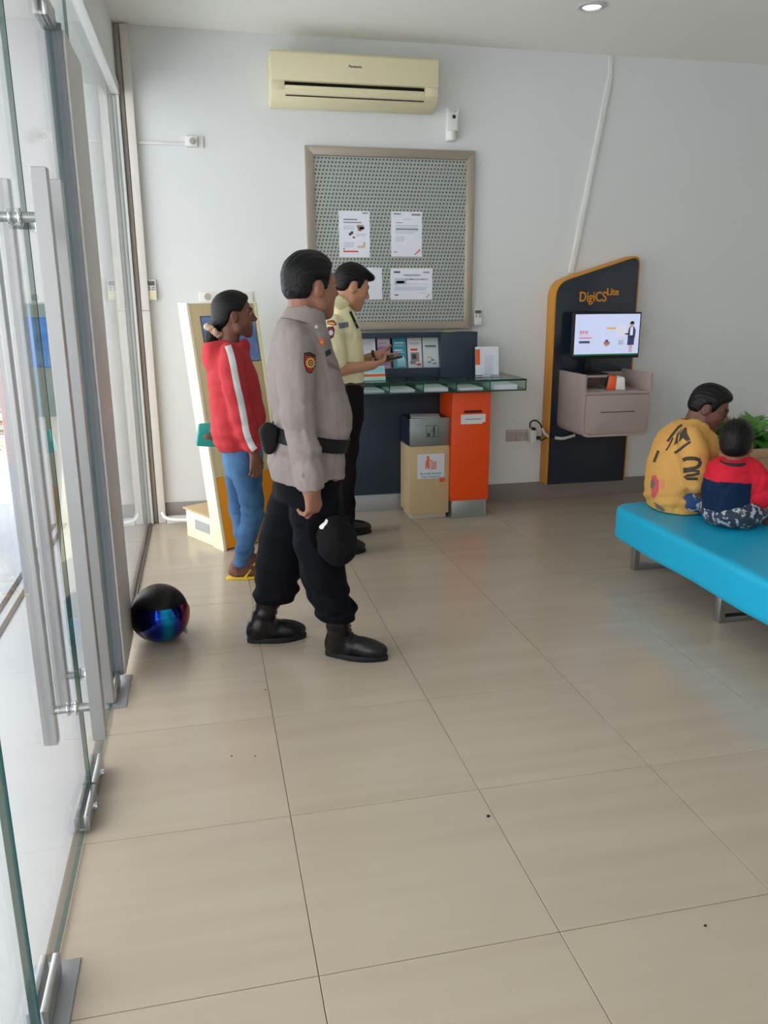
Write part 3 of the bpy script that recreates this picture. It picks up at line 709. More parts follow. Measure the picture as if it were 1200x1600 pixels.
for a0, a1, b0, b1 in ((.117, .205, .142, .145), (.117, .205, .062, .065), (.117, .120, .062, .145), (.202, .205, .062, .145)): pm.box(f, a0, a1, b0, b1, .003, .0042)
pm.box(f, .166, .18, .095, .122, .003, .0042).box(f, .167, .172, .067, .096, .003, .0042).box(f, .174, .179, .067, .096, .003, .0042)
pm.prism(f, [(.152, .108), (.155, .104), (.168, .118), (.168, .122)], .003, .0042)
pm.lathe(f.sub((.172, .13, .003)), [(.007, 0), (.007, .0012), (.0001, .0012)], 14)
pm.prism(f, [(.127, .068), (.143, .068), (.147, .09), (.123, .09)], .003, .0042)
for q in ((.134, .096), (.141, .102), (.15, .1)): pm.box(f, q[0], q[0]+.004, q[1], q[1]+.004, .003, .0042)
pm.build('litter_pictogram', INKD, bn)
f = Fr((BX0, BY0, .04), (1, 0, 0), (0, 0, 1), (0, -1, 0))
st = MB().box(f, .056, .252, .255, .43, 0, .0012).build('sticker', mat('sticker_white', (216, 222, 230), .5), bn)
so = mat('sticker_orange', (232, 110, 80), .6); m = MB()
m.prism(f, [(.112, .33), (.122, .322), (.128, .345), (.135, .322), (.144, .325), (.143, .365), (.138, .395), (.124, .395), (.115, .37)], .0012, .0022)
m.lathe(f.sub((.133, .405, .0012)), [(.011, 0), (.011, .001), (.0001, .001)], 14)
m.prism(f, [(.138, .395), (.139, .385), (.165, .372), (.166, .38)], .0012, .0022)
for k in range(6): m.prism(f, [(.155+k*.0065, .318), (.158+k*.0065, .318), (.157+k*.0075, .378), (.153+k*.0075, .378)], .0012, .002)
for k in range(3): m.box(f, .153, .195, .325+k*.018, .328+k*.018, .0012, .002)
m.build('litter_figure', so, st)
tf = Fr((BX0+.154, BY0-.0012, .04+.284), (1, 0, 0), (0, 0, 1), (0, -1, 0))
text('sticker_text', 'Buanglah Sampah', .021, tf, BLUEP, st, .0004, 'CENTER', 1.05, .0004)
text('sticker_text', 'Pada Tempatnya', .021, tf.sub((0, -.022, 0)), BLUEP, st, .0004, 'CENTER', 1.0, .0004)
MB().box(f, .218, .254, .225, .258, 0, .0022).build('red_label', mat('label_red', (220, 84, 44), .5), bn)
solo('paper_sheet', MB().box(rotz((1.5, 5.47, .7155), -12), -.095, .11, -.09, .09, 0, .004), PAPER, 'white paper lying on top of the waste bin', 'paper')

ob = thing('suggestion_box', (1.79, 5.44, 0), 'tall bright orange suggestion box on a steel base', 'suggestion box')
ORG = mat('orange_laminate', (236, 76, 12), .35)
OX0, OX1, OY0, OY1 = 1.652, 1.93, 5.282, 5.59
MB().box(WORLD, OX0, OX1, OY0, OY1, .13, .893).build('body', ORG, ob, bevel=.002)
MB().box(WORLD, OX0+.012, OX1-.02, OY0+.012, OY1-.01, 0, .13).build('base', mat('base_steel', (168, 174, 172), .35, .7), ob, bevel=.002)
f = Fr((OX0, OY0, .13), (1, 0, 0), (0, 0, 1), (0, -1, 0))
MB().box(f, .085, .215, .622, .640, -.01, .0012).build('slot', mat('slot_dark', (70, 14, 6), .7), ob)
lb = MB().box(f, .062, .242, .545, .612, 0, .0012).build('label_plate', mat('label_white', (226, 220, 222), .5), ob)
prints(lb, Fr(f((.062, .545, 0)), *f.a), .18, .067, [(.18, .46, .82, .54, INK), (.88, .0, 1, .16, REDP)], .0012)
m = MB(); m.box(WORLD, OX1-.022, OX1-.01, OY0+.02, OY0+.05, 0, .13).build('corner_foot', mat('foot_pale', (196, 190, 180), .5), ob)

# ------------------------------------------------------------------ wall terminal panel, cabinet, monitor
PNAV = mat('panel_navy', (30, 40, 52), .12, coat=.3); PYEL = mat('panel_amber', (206, 140, 30), .4)
DY = 5.575
dp = thing('terminal_panel', (2.84, WY, .14), 'tall navy panel with amber edge and a slanted top mounted on the wall', 'panel')
def rounded(pts, r, n=6):
    out = []
    for i, p in enumerate(pts):
        p = np.array(p, float); a = np.array(pts[i-1], float); b = np.array(pts[(i+1) % len(pts)], float); rr = r[i]
        if rr <= 0: out.append(tuple(p)); continue
        u, v = nrm(a-p), nrm(b-p); s, e = p+u*rr, p+v*rr
        for t in np.linspace(0, 1, n): out.append(tuple((1-t)**2*s+2*t*(1-t)*p+t*t*e))
    return out
q = [P(855, 753, Y=DY), P(867, 440, Y=DY), P(1003, 396, Y=DY), P(976, 746, Y=DY)]
x0, x1, z0 = (q[0][0]+q[1][0])/2-.005, q[3][0], .139
zl, zr = q[1][2], q[2][2]
out = [(x0, z0), (x0, zl), (x1, zr), (x1, z0)]; inn = [(x0+.012, z0), (x0+.012, zl-.012), (x1-.012, zr-.016), (x1-.012, z0)]
pf = Fr((0, WY, 0), (1, 0, 0), (0, 0, 1), (0, -1, 0)); D = WY-DY
MB().prism(pf, rounded(out, [0, .11, .08, 0]), .003, D).build('edge_body', PYEL, dp, bevel=.002)
MB().prism(pf, rounded(inn, [0, .10, .07, 0]), D-.004, D+.003).build('face', PNAV, dp, bevel=.001)
for x, z in ((x0+.045, zl-.045), (x1-.045, zr-.05)): MB().lathe(Fr((x, DY-.003, z), (1, 0, 0), (0, 0, 1), (0, -1, 0)), [(.009, 0), (.009, .004), (.0001, .005)], 14).build('fixing_cap', BLACK, dp)
MB().box(pf, x0+.01, x1-.01, .905, .907, D, D+.004).build('joint_line', DARK, dp)
qa = P(904, 471, Y=DY)
tfr = Fr((qa[0], DY-.003, qa[2]), (1, 0, 0), (0, 0, 1), (0, -1, 0)); GOLD = mat('gold_letters', (226, 150, 40), .35, .3)
text('lettering', 'DigiCS', .098, tfr, GOLD, dp, .004, 'LEFT', .80, .0012)
qb = P(947, 461, Y=DY)
text('lettering', 'Lite', .070, Fr((qb[0], DY-.003, qb[2]), (1, 0, 0), (0, 0, 1), (0, -1, 0)), GOLD, dp, .004, 'LEFT', .92, .0012)

TAUPE = mat('taupe_laminate', (168, 152, 146), .45)
cb = thing('wall_cabinet', (2.82, 5.37, .57), 'taupe wall-hung cabinet with one drawer below the monitor', 'cabinet')
KX0, KX1, KY0, KY1, KZ0, KZ1, KS = 2.562, 3.082, 5.155, DY-.004, .567, 1.003, .880
f = Fr((0, KY1, 0), (1, 0, 0), (0, 0, 1), (0, -1, 0)); dpt = KY1-KY0
# carcass: sides with rounded lower corners swept as one U
r_ = .055
def ush(x0, x1, z0, z1, r): return rounded([(x0, z1), (x0, z0), (x1, z0), (x1, z1)], [0, r, r, 0], 7)
outer = ush(KX0, KX1, KZ0, KZ1, r_); inner = ush(KX0+.018, KX1-.018, KZ0+.018, KZ1, r_-.018)
m = MB(); n = len(outer)
v = [f((x, z, 0)) for x, z in outer]+[f((x, z, dpt)) for x, z in outer]+[f((x, z, 0)) for x, z in inner]+[f((x, z, dpt)) for x, z in inner]
fc = []
for i in range(n-1):
    fc += [(i, i+1, n+i+1, n+i), (2*n+i, 3*n+i, 3*n+i+1, 2*n+i+1), (n+i, n+i+1, 3*n+i+1, 3*n+i), (i, 2*n+i, 2*n+i+1, i+1)]
for e in (0, n-1): fc.append((e, n+e, 3*n+e, 2*n+e))
m.add(v, fc).build('carcass', TAUPE, cb, bevel=.0015)
MB().box(f, KX0+.019, KX1-.019, KZ0+.03, KS-.017, .001, dpt-.03).build('drawer_box', TAUPE, cb)
MB().box(f, KX0+.018, KX1-.018, KS-.016, KS, 0, dpt-.002).build('shelf', TAUPE, cb, bevel=.001)
MB().box(f, KX0+.018, KX1-.018, KS, KZ1-.02, 0, .012).build('back_panel', TAUPE, cb)
dr = MB().prism(f, ush(KX0+.02, KX1-.02, KZ0+.02, KS-.019, r_-.02), dpt-.024, dpt-.001).build('drawer_front', TAUPE, cb, bevel=.002)
MB().box(f, KX0+.135, KX0+.40, .737, .743, dpt-.01, dpt+.0002).build('finger_slot', mat('slot_brown', (60, 52, 50), .8), dr)
MB().box(f, KX0+.018, KX0+.345, .962, .978, .012, .21).build('monitor_riser', TAUPE, cb, bevel=.001)
MB().box(f, KX0+.33, KX0+.345, KS, .962, .012, .20).build('riser_side', TAUPE, cb, bevel=.001)

mo = thing('monitor', (2.81, 5.42, .978), 'flat monitor with a bright advert on its screen on the taupe cabinet', 'monitor')
MB().box(WORLD, KX0+.06, KX0+.30, 5.385, 5.55, .9785, .988).build('foot', BLACK, mo, bevel=.003)
MB().prism(Fr((KX0+.175, 0, 0), (0, 1, 0), (0, 0, 1), (1, 0, 0)), [(5.47, .988), (5.53, .988), (5.50, 1.16), (5.46, 1.16)], -.022, .022).build('neck', BLACK, mo, bevel=.004)
a, b = P(893.5, 561, Y=5.40), P(1003, 487.5, Y=5.40)
mf = Fr((a[0], 5.40, a[2]), (1, 0, 0), (0, 0, 1), (0, -1, 0)); mw, mh = b[0]-a[0], b[2]-a[2]
MB().box(mf, 0, mw, 0, mh, -.035, 0).build('case', BLACK, mo, bevel=.004)
MB().box(mf, mw*.25, mw*.75, mh*.2, mh*.75, -.062, -.03).build('back_housing', BLACK, mo, bevel=.008)
SCR = mat('screen_glow', (196, 206, 238), .15, emit=.55)
sc = MB().box(mf, .012, mw-.010, .022, mh-.012, -.002, .0008).build('screen', SCR, mo)
f2 = Fr(mf((.012, .022, .0008)), *mf.a); w, h = mw-.022, mh-.034
def em(n, c): return mat(n, c, .3, emit=.5)
prints(sc, f2, w, h, [(0, 0, 1, .035, em('scr_green', (20, 110, 70))), (.07, .30, .235, .355, em('scr_navy', (50, 70, 100))), (.485, .63, .63, .68, em('scr_amber', (222, 170, 90))),
                      (.65, .45, .80, .72, em('scr_pale', (214, 214, 228))), (.68, .25, .76, .36, em('scr_pale2', (176, 176, 192))), (.455, .26, .55, .33, em('scr_fig', (150, 120, 120))), (.47, .22, .53, .29, em('scr_fig2', (196, 150, 130))), (.475, .32, .52, .38, em('scr_fig3', (90, 80, 90))),
                      (.07, .415, .26, .44, em('scr_red', (208, 90, 100))), (.07, .475, .24, .49, em('scr_pink', (226, 170, 184)))], 0)
text('screen_text', 'BNI', .034, f2.sub((.07*w, .525*h, 0)), em('scr_red', (208, 90, 100)), sc, .0003, 'LEFT', 1.25, .0006)
m = MB(); sk = em('scr_skin', (190, 140, 120)); su = em('scr_suit', (52, 60, 92)); wh = em('scr_shirt', (220, 220, 232)); hr = em('scr_hair', (24, 22, 28)); X = .875
m.prism(f2, [(X*w-.026, .42*h), (X*w+.03, .42*h), (X*w+.034, .6*h), (X*w+.02, .69*h), (X*w-.014, .69*h), (X*w-.024, .6*h)], 0, .0006, 0)
m.prism(f2, [(X*w-.012, .48*h), (X*w+.012, .48*h), (X*w+.012, .68*h), (X*w-.008, .68*h)], 0, .0010, 1)
m.prism(f2, [(X*w-.026, .24*h), (X*w+.026, .24*h), (X*w+.028, .46*h), (X*w-.024, .46*h)], 0, .0006, 0)
m.box(f2, X*w-.010, X*w-.001, .06*h, .24*h, 0, .0006, 2).box(f2, X*w+.003, X*w+.012, .06*h, .24*h, 0, .0006, 2)
m.prism(f2, [(X*w-.05, .50*h), (X*w-.012, .49*h), (X*w-.008, .53*h), (X*w-.048, .53*h)], 0, .0011, 3)
m.lathe(f2.sub((X*w+.002, .745*h, 0)), [(.016, 0), (.016, .0006), (.0001, .0006)], 16, 2)
m.prism(f2, [(X*w-.014, .75*h), (X*w+.019, .75*h), (X*w+.016, .81*h), (X*w+.001, .83*h), (X*w-.012, .80*h)], 0, .0011, 3)
m.build('woman_figure_print', [su, wh, sk, hr], sc)

sd = thing('fingerprint_scanner', (2.79, 5.24, KS), 'orange white and black desk scanner on the cabinet shelf', 'scanner')
q = P(963, 609, Z=KS); ff = rotz((q[0], q[1]+.03, KS), -20)
MB().prism(Fr(ff.o, ff.a[0], ff.a[2], -ff.a[1]), [(-.06, 0), (-.0, 0), (.005, .095), (-.045, .10)], -.04, .04).build('orange_shell', mat('scanner_orange', (236, 92, 30), .35), sd, bevel=.004)
MB().prism(Fr(ff.o, ff.a[0], ff.a[2], -ff.a[1]), [(.002, 0), (.07, 0), (.062, .088), (.008, .095)], -.045, .045).build('white_shell', WHITE, sd, bevel=.006)
MB().prism(Fr(ff.o, ff.a[0], ff.a[2], -ff.a[1]), [(-.066, .02), (-.01, .02), (-.008, .09), (-.05, .094)], -.046, .03).build('black_window', BLACK, sd, bevel=.003)
MB().box(Fr(ff((-.035, .047, .055)), *ff.a), -.012, .012, -.003, .002, -.008, .008).build('sensor', WHITE, sd)
pts = [np.array(P(x, y, Z=KS+.006)) for x, y in ((930, 606), (936, 603), (941, 604), (945, 606), (950, 603))]
solo('scanner_cable', MB().tube(pts, .003, 6), WHITE, 'thin white cable lying on the cabinet shelf', 'cable', smooth=60)

# adapter and cables at the sockets
q = P(831, 680, Y=WY-.04)
ad = thing('power_adapter', (q[0], WY-.05, q[2]-.04), 'white multi-plug adapter pushed into the low sockets', 'adapter')
MB().box(WORLD, q[0]-.028, q[0]+.02, WY-.085, WY-.012, q[2]-.05, q[2]+.045).build('body', WHITE, ad, bevel=.005)
MB().box(WORLD, q[0]-.016, q[0]+.006, WY-.10, WY-.05, q[2]+.045, q[2]+.065).build('plug', BLACK, ad, bevel=.003)
MB().box(WORLD, q[0]+.02, q[0]+.055, WY-.085, WY-.04, q[2]-.03, q[2]-.005).build('plug', BLACK, ad, bevel=.003)
def wcable(name, pts, r, m_, label, Y=WY-.05):
    pp = [P(x, y, Y=(yy if yy else Y)) for x, y, yy in pts]
    # Catmull-Rom smoothing
    o = []; n = len(pp)
    for i in range(n-1):
        a0, a1, a2, a3 = pp[max(i-1, 0)], pp[i], pp[i+1], pp[min(i+2, n-1)]
        for t in np.linspace(0, 1, 7)[:-1]: o.append(.5*((2*a1)+(-a0+a2)*t+(2*a0-5*a1+4*a2-a3)*t*t+(-a0+3*a1-3*a2+a3)*t**3))
    o.append(pp[-1]); return solo(name, MB().tube(o, r, 8), m_, label, 'cable', smooth=60)
CBY = DY-.02
wcable('power_cable', [(828, 668, 5.63), (829, 660, 5.62), (837, 657, 5.60), (845, 664, 5.54), (848, 676, 5.54), (856, 682, 5.54), (872, 685, 5.545)], .006, BLACK, 'black cable arching out of the top of the white adapter')
wcable('power_cable', [(840, 683, 5.63), (846, 688, 5.55), (856, 683, 5.54), (866, 684, 5.545)], .005, BLACK, 'black cable sagging from the side of the white adapter')
wcable('cable_sleeve', [(847, 669, 5.535), (851, 677, 5.53), (857, 682, 5.53)], .011, mat('sleeve_white', (206, 200, 192), .6), 'short pale cable sleeve on the amber panel edge')
wcable('cable_sleeve', [(867, 684, 5.535), (880, 685, 5.535), (898, 680, 5.54)], .012, mat('sleeve_white', (0, 0, 0)), 'pale cable sleeve running level under the taupe cabinet')
# floor cables by the corner
wcable('cable_loop', [(254, 800, 5.60), (258, 808, 5.58), (270, 812, 5.55), (300, 812, 5.5), (320, 808, 5.5)], .013, WHITE, 'white cable looped on the floor beside the corner trunking')
solo('floor_trunking', MB().box(WORLD, -.315, -.02, 5.62, 5.686, 0, .045), WHITE, 'short white trunking lying on the floor along the skirting', 'trunking', bevel=.004)

# ------------------------------------------------------------------ turquoise bench
TURQ = mat('turquoise_vinyl', (0, 168, 210), .42, bump=(14, .05))
bh = thing('bench', (2.55, 3.2, 0), 'long turquoise upholstered bench on steel loop legs', 'bench')
NX0, NX1, NY0, NY1, NZ0, NZ1 = 2.262, 2.86, 1.95, 4.16, .165, .362
F = Field((NX0-.05, NY0-.05, NZ0-.05), (NX1+.05, NY1+.05, NZ1+.06), .012)
X_, Y_, Z_ = F.xs[:, None, None], F.ys[None, :, None], F.zs[None, None, :]
cx, cy, cz = (NX0+NX1)/2, (NY0+NY1)/2, (NZ0+NZ1)/2; hx, hy, hz = (NX1-NX0)/2, (NY1-NY0)/2, (NZ1-NZ0)/2
R1, R2 = .13, .03
qx, qy = np.abs(X_-cx)-(hx-R1), np.abs(Y_-cy)-(hy-R1)
d2 = np.sqrt(np.maximum(qx, 0)**2+np.maximum(qy, 0)**2)+np.minimum(np.maximum(qx, qy), 0)-R1
dz = np.abs(Z_-cz)-hz
e1, e2 = d2+R2, dz+R2
F.F = (np.sqrt(np.maximum(e1, 0)**2+np.maximum(e2, 0)**2)+np.minimum(np.maximum(e1, e2), 0)-R2).astype(np.float32)
F.func(lambda x, y, z: .003*np.sin(9*y)*np.sin(7*x+1)-.006*np.exp(-((x-2.55)**2/.04+(y-3.75)**2/.12))*0)
F.mesh('cushion', TURQ, bh, 2)
for y in (3.99, 3.19, 2.39):
    m = MB()
    for x in (2.365, 2.745): m.box(WORLD, x-.016, x+.016, y-.022, y+.022, .0, .172)
    m.box(WORLD, 2.381, 2.729, y-.022, y+.022, 0, .03)
    m.build('leg_loop', STEEL, bh, bevel=.0015)
MB().box(WORLD, 2.34, 2.77, 2.2, 4.02, .160, .17).build('underframe', BLACK, bh)

# ------------------------------------------------------------------ planter with palm
POT = mat('planter_tan', (186, 152, 118), .6)
pt = thing('potted_palm', (3.86, 5.2, 0), 'leafy green palm in a tan tapered planter by the back wall', 'plant')
f = Fr((3.86, 5.2, 0)); hw = .30
MB().prism(f, rounded([(-.22, -.22), (.22, -.22), (.22, .22), (-.22, .22)], [.03]*4, 4), 0, .42, pts2=rounded([(-hw, -hw), (hw, -hw), (hw, hw), (-hw, hw)], [.03]*4, 4)).build('planter', POT, pt, bevel=.004)
m = MB()
for a0, a1, b0, b1 in ((-.315, .315, -.315, -.27), (-.315, .315, .27, .315), (-.315, -.27, -.27, .27), (.27, .315, -.27, .27)): m.box(f, a0, a1, b0, b1, .42, .475)
m.build('rim', POT, pt, bevel=.004)
MB().box(f, -.28, .28, -.28, .28, .40, .445).build('soil', mat('soil', (58, 46, 36), .9, bump=(60, .8)), pt)
LEAF = mat('palm_leaf', (66, 132, 52), .45, var=((3, 3, 3), (112, 160, 70), .35, .65)); rs = random.Random(11)
m = MB()
for i in range(9):
    bx, by = 3.86+rs.uniform(-.18, .18), 5.2+rs.uniform(-.18, .18)
    fronds(m, (bx, by, .44), 5, .42, rs, (.5, 1.35), .55, .15, .016)
m.build('fronds', LEAF, pt, smooth=0)

# ------------------------------------------------------------------ leaning kiosk
KA = 30; kf = rotz((.056, 4.881, 0), KA)        # u along the front to the right, v into the machine
KW, KH, LEAN, KT = .505, 1.50, .270, .115
KCR = mat('kiosk_cream', (240, 232, 200), .35); KCR_SHADED = mat('kiosk_cream_shaded', (206, 188, 146), .4); KOR = mat('kiosk_amber', (214, 136, 14), .35)  # upper front tone is the cream with its shade put into the colour
ks = thing('service_kiosk', tuple(kf((KW/2, .25, 0))), 'cream leaning service kiosk with a blue screen and amber lower front', 'kiosk')
sidef = Fr(kf.o, kf.a[1], kf.a[2], kf.a[0])     # (v, z) profile swept along u
prof = [(0, 0), (KT+.005, 0), (LEAN+KT-.01, KH), (LEAN, KH)]
for u0, u1, nm in ((0, .022, 'side_panel'), (KW-.022, KW, 'side_panel')): MB().prism(sidef, prof, u0, u1).build(nm, KCR, ks, bevel=.002)
sl = nrm((0, LEAN, KH)); ffr = Fr(kf((.022, .0, 0)), kf.a[0], nrm(kf.a[1]*LEAN+kf.a[2]*KH), -nrm(kf.a[1]*KH-kf.a[2]*LEAN))
LF = math.hypot(LEAN, KH); wi = KW-.044
MB().box(ffr, 0, wi, .012, .46, -.09, -.002).build('lower_front', KOR, ks, bevel=.001)
MB().box(ffr, 0, wi, .461, LF-.002, -.09, -.002).build('upper_front', KCR_SHADED, ks, bevel=.001)
bez = MB().box(ffr, .058, wi-.012, 1.155, 1.445, -.004, .003).build('screen_bezel', mat('kiosk_bezel', (60, 66, 84), .4), ks, bevel=.002)
def kscreen():
    m = mat('kiosk_screen', (66, 92, 140), .12, emit=.35, var=((2, 2, 5), (140, 160, 190), .4, .62)); return m
MB().box(ffr, .064, wi-.018, 1.161, 1.439, .003, .0042).build('screen', kscreen(), bez)
MB().prism(Fr(kf((0, 0, 0)), kf.a[1], kf.a[2], kf.a[0]), [(.10, 0), (.475, 0), (.475, .185), (.13, .185)], .012, KW-.03).build('base_box', KCR, ks, bevel=.003)
vf = Fr(kf((.012, 0, 0)), kf.a[1], kf.a[2], -kf.a[0])
vt = MB().box(vf, .18, .36, .07, .135, -.002, .002).build('vent', mat('vent_grey', (150, 152, 150), .5), ks)
m = MB()
for k in range(6): m.box(vf, .183, .357, .074+k*.010, .079+k*.010, .002, .0035)
m.build('vent_slats', mat('vent_slat', (176, 178, 174), .5), vt)
m = MB().box(Fr(kf((.01, .14, .1855)), kf.a[0], kf.a[1], kf.a[2]), -.012, KW-.06, .015, .35, 0, .012)
solo('cardboard_sheet', m, mat('cardboard', (190, 168, 130), .8), 'flattened cardboard sheet on the low back box of the kiosk', 'cardboard', bevel=.002)
solo('leaflet', MB().box(Fr(kf((.13, .2, .198)), nrm(kf.a[0]+.3*kf.a[1]), nrm(kf.a[1]-.3*kf.a[0]), (0, 0, 1)), -.05, .05, -.07, .07, 0, .002), PAPER, 'white leaflet lying on the cardboard behind the kiosk', 'leaflet')

# ------------------------------------------------------------------ helmet
hm = thing('helmet', (-.265, 3.60, 0), 'black open-face motorcycle helmet with iridescent visor on the floor by the glass', 'helmet')
HC = np.array([-.262, 3.60, .132]); ha = math.radians(-72); hfw = np.array([math.cos(ha), math.sin(ha), 0]); hlf = np.array([-hfw[1], hfw[0], 0])
hfr = Fr(HC, hfw, hlf, (0, 0, 1))
F = Field(HC-.17, HC+.17, .006)
F.ell((-.005, 0, .0), (.134, .127, .130), hfr, .01)
F.ell((-.01, 0, -.035), (.125, .126, .098), hfr, .03)
F.ell((.02, 0, -.03), (.118, .098, .105), hfr, .01, cut=True)
F.cone(hfr((.05, 0, -.06)), hfr((.20, 0, -.05)), .078, .09, .02, cut=True)
F.half((0, 0, .004), (0, 0, -1))
F.mesh('shell', mat('helmet_black', (7, 7, 9), .45, spec=.3), hm, 2)
m = MB(); n1, n2 = 28, 16; V = []
for j in range(n2+1):
    el = math.radians(-60+j*88/n2)
    for i in range(n1+1):
        az = math.radians(-70+138*i/n1); V.append(hfr((.004+.139*math.cos(az)*math.cos(el), .131*math.sin(az)*math.cos(el), -.006+.132*math.sin(el))))
m.add(V, [(j*(n1+1)+i, j*(n1+1)+i+1, (j+1)*(n1+1)+i+1, (j+1)*(n1+1)+i) for j in range(n2) for i in range(n1)])
def visor_mat():  # iridescent sheen painted as fixed colour bands across the visor
    mt = mat('iridescent_visor', (20, 60, 150), .06, .95); nt = mt.node_tree; l = nt.links.new; b = nt.nodes['Principled BSDF']
    tc = nt.nodes.new('ShaderNodeTexCoord'); vm = nt.nodes.new('ShaderNodeVectorMath'); vm.operation = 'DOT_PRODUCT'; vm.inputs[1].default_value = tuple(hlf)
    off = nt.nodes.new('ShaderNodeMapRange'); off.inputs[1].default_value = -.13; off.inputs[2].default_value = .13
    l(tc.outputs['Object'], vm.inputs[0]); l(vm.outputs['Value'], off.inputs[0])
    cr = nt.nodes.new('ShaderNodeValToRGB'); e = cr.color_ramp.elements
    e[0].position = 0; e[0].color = lin((12, 12, 40)); e[1].position = 1; e[1].color = lin((150, 90, 40))
    for p_, c_ in ((.2, (16, 20, 80)), (.36, (24, 60, 170)), (.5, (20, 160, 190)), (.62, (30, 80, 180)), (.74, (80, 26, 120)), (.84, (130, 50, 50))):
        q_ = e.new(p_); q_.color = lin(c_)
    l(off.outputs[0], cr.inputs[0]); l(cr.outputs[0], b.inputs['Base Color']); return mt
vz = m.build('visor', visor_mat(), hm, smooth=80)
sm = vz.modifiers.new('thickness', 'SOLIDIFY'); sm.thickness = .003
for s in (-1, 1):
    MB().lathe(Fr(hfr((.0, s*.124, -.01)), hfr.a[0], hfr.a[2], hfr.a[1]*s), [(.024, 0), (.022, .008), (.0001, .01)], 18).build('hinge', BLACK, hm)
MB().box(Fr(hfr((.045, .098, -.095)), *hfr.a), -.012, .012, -.006, .006, -.012, .012).build('chin_buckle', mat('buckle_grey', (150, 156, 160), .4), hm, bevel=.003)
# crumbs on the floor
for i, (px, py, r) in enumerate(((763, 1276, .006), (362, 1182, .0035), (399, 1182, .003), (1102, 1447, .004), (415, 1078, .0035))):
    q = P(px, py, Z=0)
    solo('floor_crumb', MB().lathe(Fr(q), [(.0008, 0), (r, .0012), (r*.8, r*.7), (.0008, r*.9)], 7), DARK, 'tiny dark crumb lying on the beige floor tiles', 'crumb', 'crumbs on the floor')

# ------------------------------------------------------------------ people: shared builders
from mathutils.bvhtree import BVHTree
def skin(name, c): return mat(name, c, .48, bump=(90, .05), spec=.4)
def hair_mat(name, c):
    m = mat(name, c, .42, spec=.25); nt = m.node_tree; b = nt.nodes['Principled BSDF']; l = nt.links.new
    tc = nt.nodes.new('ShaderNodeTexCoord'); mp = nt.nodes.new('ShaderNodeMapping'); mp.inputs['Scale'].default_value = (420, 420, 45)
    n = nt.nodes.new('ShaderNodeTexNoise'); n.inputs['Scale'].default_value = 1; n.inputs['Detail'].default_value = 3; n.inputs['Distortion'].default_value = .4
    bp = nt.nodes.new('ShaderNodeBump'); bp.inputs['Strength'].default_value = .35; bp.inputs['Distance'].default_value = .004
    l(tc.outputs['Object'], mp.inputs[0]); l(mp.outputs[0], n.inputs['Vector']); l(n.outputs['Fac'], bp.inputs['Height']); l(bp.outputs[0], b.inputs['Normal'])
    return m
HAIR = hair_mat('black_hair', (7, 7, 9)); EYEW = mat('eye_white', (170, 160, 152), .3); IRIS = mat('eye_iris', (28, 18, 14), .2)
def hframe(o, yaw, pitch=0, roll=0):
    y, p, r = (math.radians(q) for q in (yaw, pitch, roll))
    f = np.array([math.cos(y)*math.cos(p), math.sin(y)*math.cos(p), -math.sin(p)]); l = np.array([-math.sin(y), math.cos(y), 0]); u = np.cross(f, l)
    return Fr(o, f, l*math.cos(r)+u*math.sin(r), u*math.cos(r)-l*math.sin(r))
def head_prims(F, fr, s=1., closed=False, fem=False):
    g = lambda *p: fr(np.array(p)*s)
    def e(c, r, k=.012, cut=False): F.ell(np.array(c)*s, np.array(r)*s, fr, k*s, cut)
    def c(a, b, ra, rb, k=.012, cut=False): F.cone(g(*a), g(*b), ra*s, rb*s, k*s, cut)
    e((-.014, 0, .036), (.098, .076, .086), .02)
    e((.03, 0, .012), (.065, .064, .075), .02); e((.045, 0, -.035), (.048, .05, .058), .02)
    for y in (-1, 1):
        c((.0, y*.052, -.02), (.018, y*.045, -.068), .018, .016, .035); c((.018, y*.045, -.068), (.068, y*.012, -.096), .016, .016, .035)
        e((.056, y*.040, -.024), (.028, .020, .026), .03)
        c((.094, y*.010, .032), (.072, y*.052, .030), .0095, .0085, .012)
        e((.103, y*.031, .012), (.017, .017, .011), .008, True)
        e((.101, y*.0135, -.027), (.009, .007, .007), .006)
        if closed: e((.0815, y*.031, .011), (.0135, .0165, .0125), .004)
        else: e((.0815, y*.031, .0195), (.0125, .0165, .0065), .004)
        e((-.010, y*.077, -.006), (.021, .0105, .029), .008); e((-.004, y*.088, .0), (.012, .006, .019), .004, True); e((-.004, y*.078, -.026), (.010, .007, .010), .005)
    e((.074, 0, -.098), (.020, .022, .019), .02); e((.066, 0, -.062), (.031, .036, .040), .02)
    c((.094, 0, .018), (.113, 0, -.018), .0075, .011, .012); e((.113, 0, -.021), (.012, .012, .0105), .008)
    e((.0905, 0, -.055), (.0135, .023, .0065), .006); e((.089, 0, -.0675), (.0125, .019, .0075), .006); c((.1125, -.022, -.0612), (.1125, .022, -.0612), .0085, .0085, .002, True)
def skin_slot(fr, s):
    def fn(c, n):
        L = [((c-fr.o)@a)/s for a in fr.a]; o = np.zeros(len(c), int); ay = np.abs(L[1])
        zb = .036-.10*np.maximum(ay-.034, 0)
        o[(ay > .012) & (ay < .052) & (np.abs(L[2]-zb) < .0055) & (L[0] > .055)] = 1
        o[(ay < .023) & (L[2] > -.0745) & (L[2] < -.0495) & (L[0] > .083)] = 2
        return o
    return fn
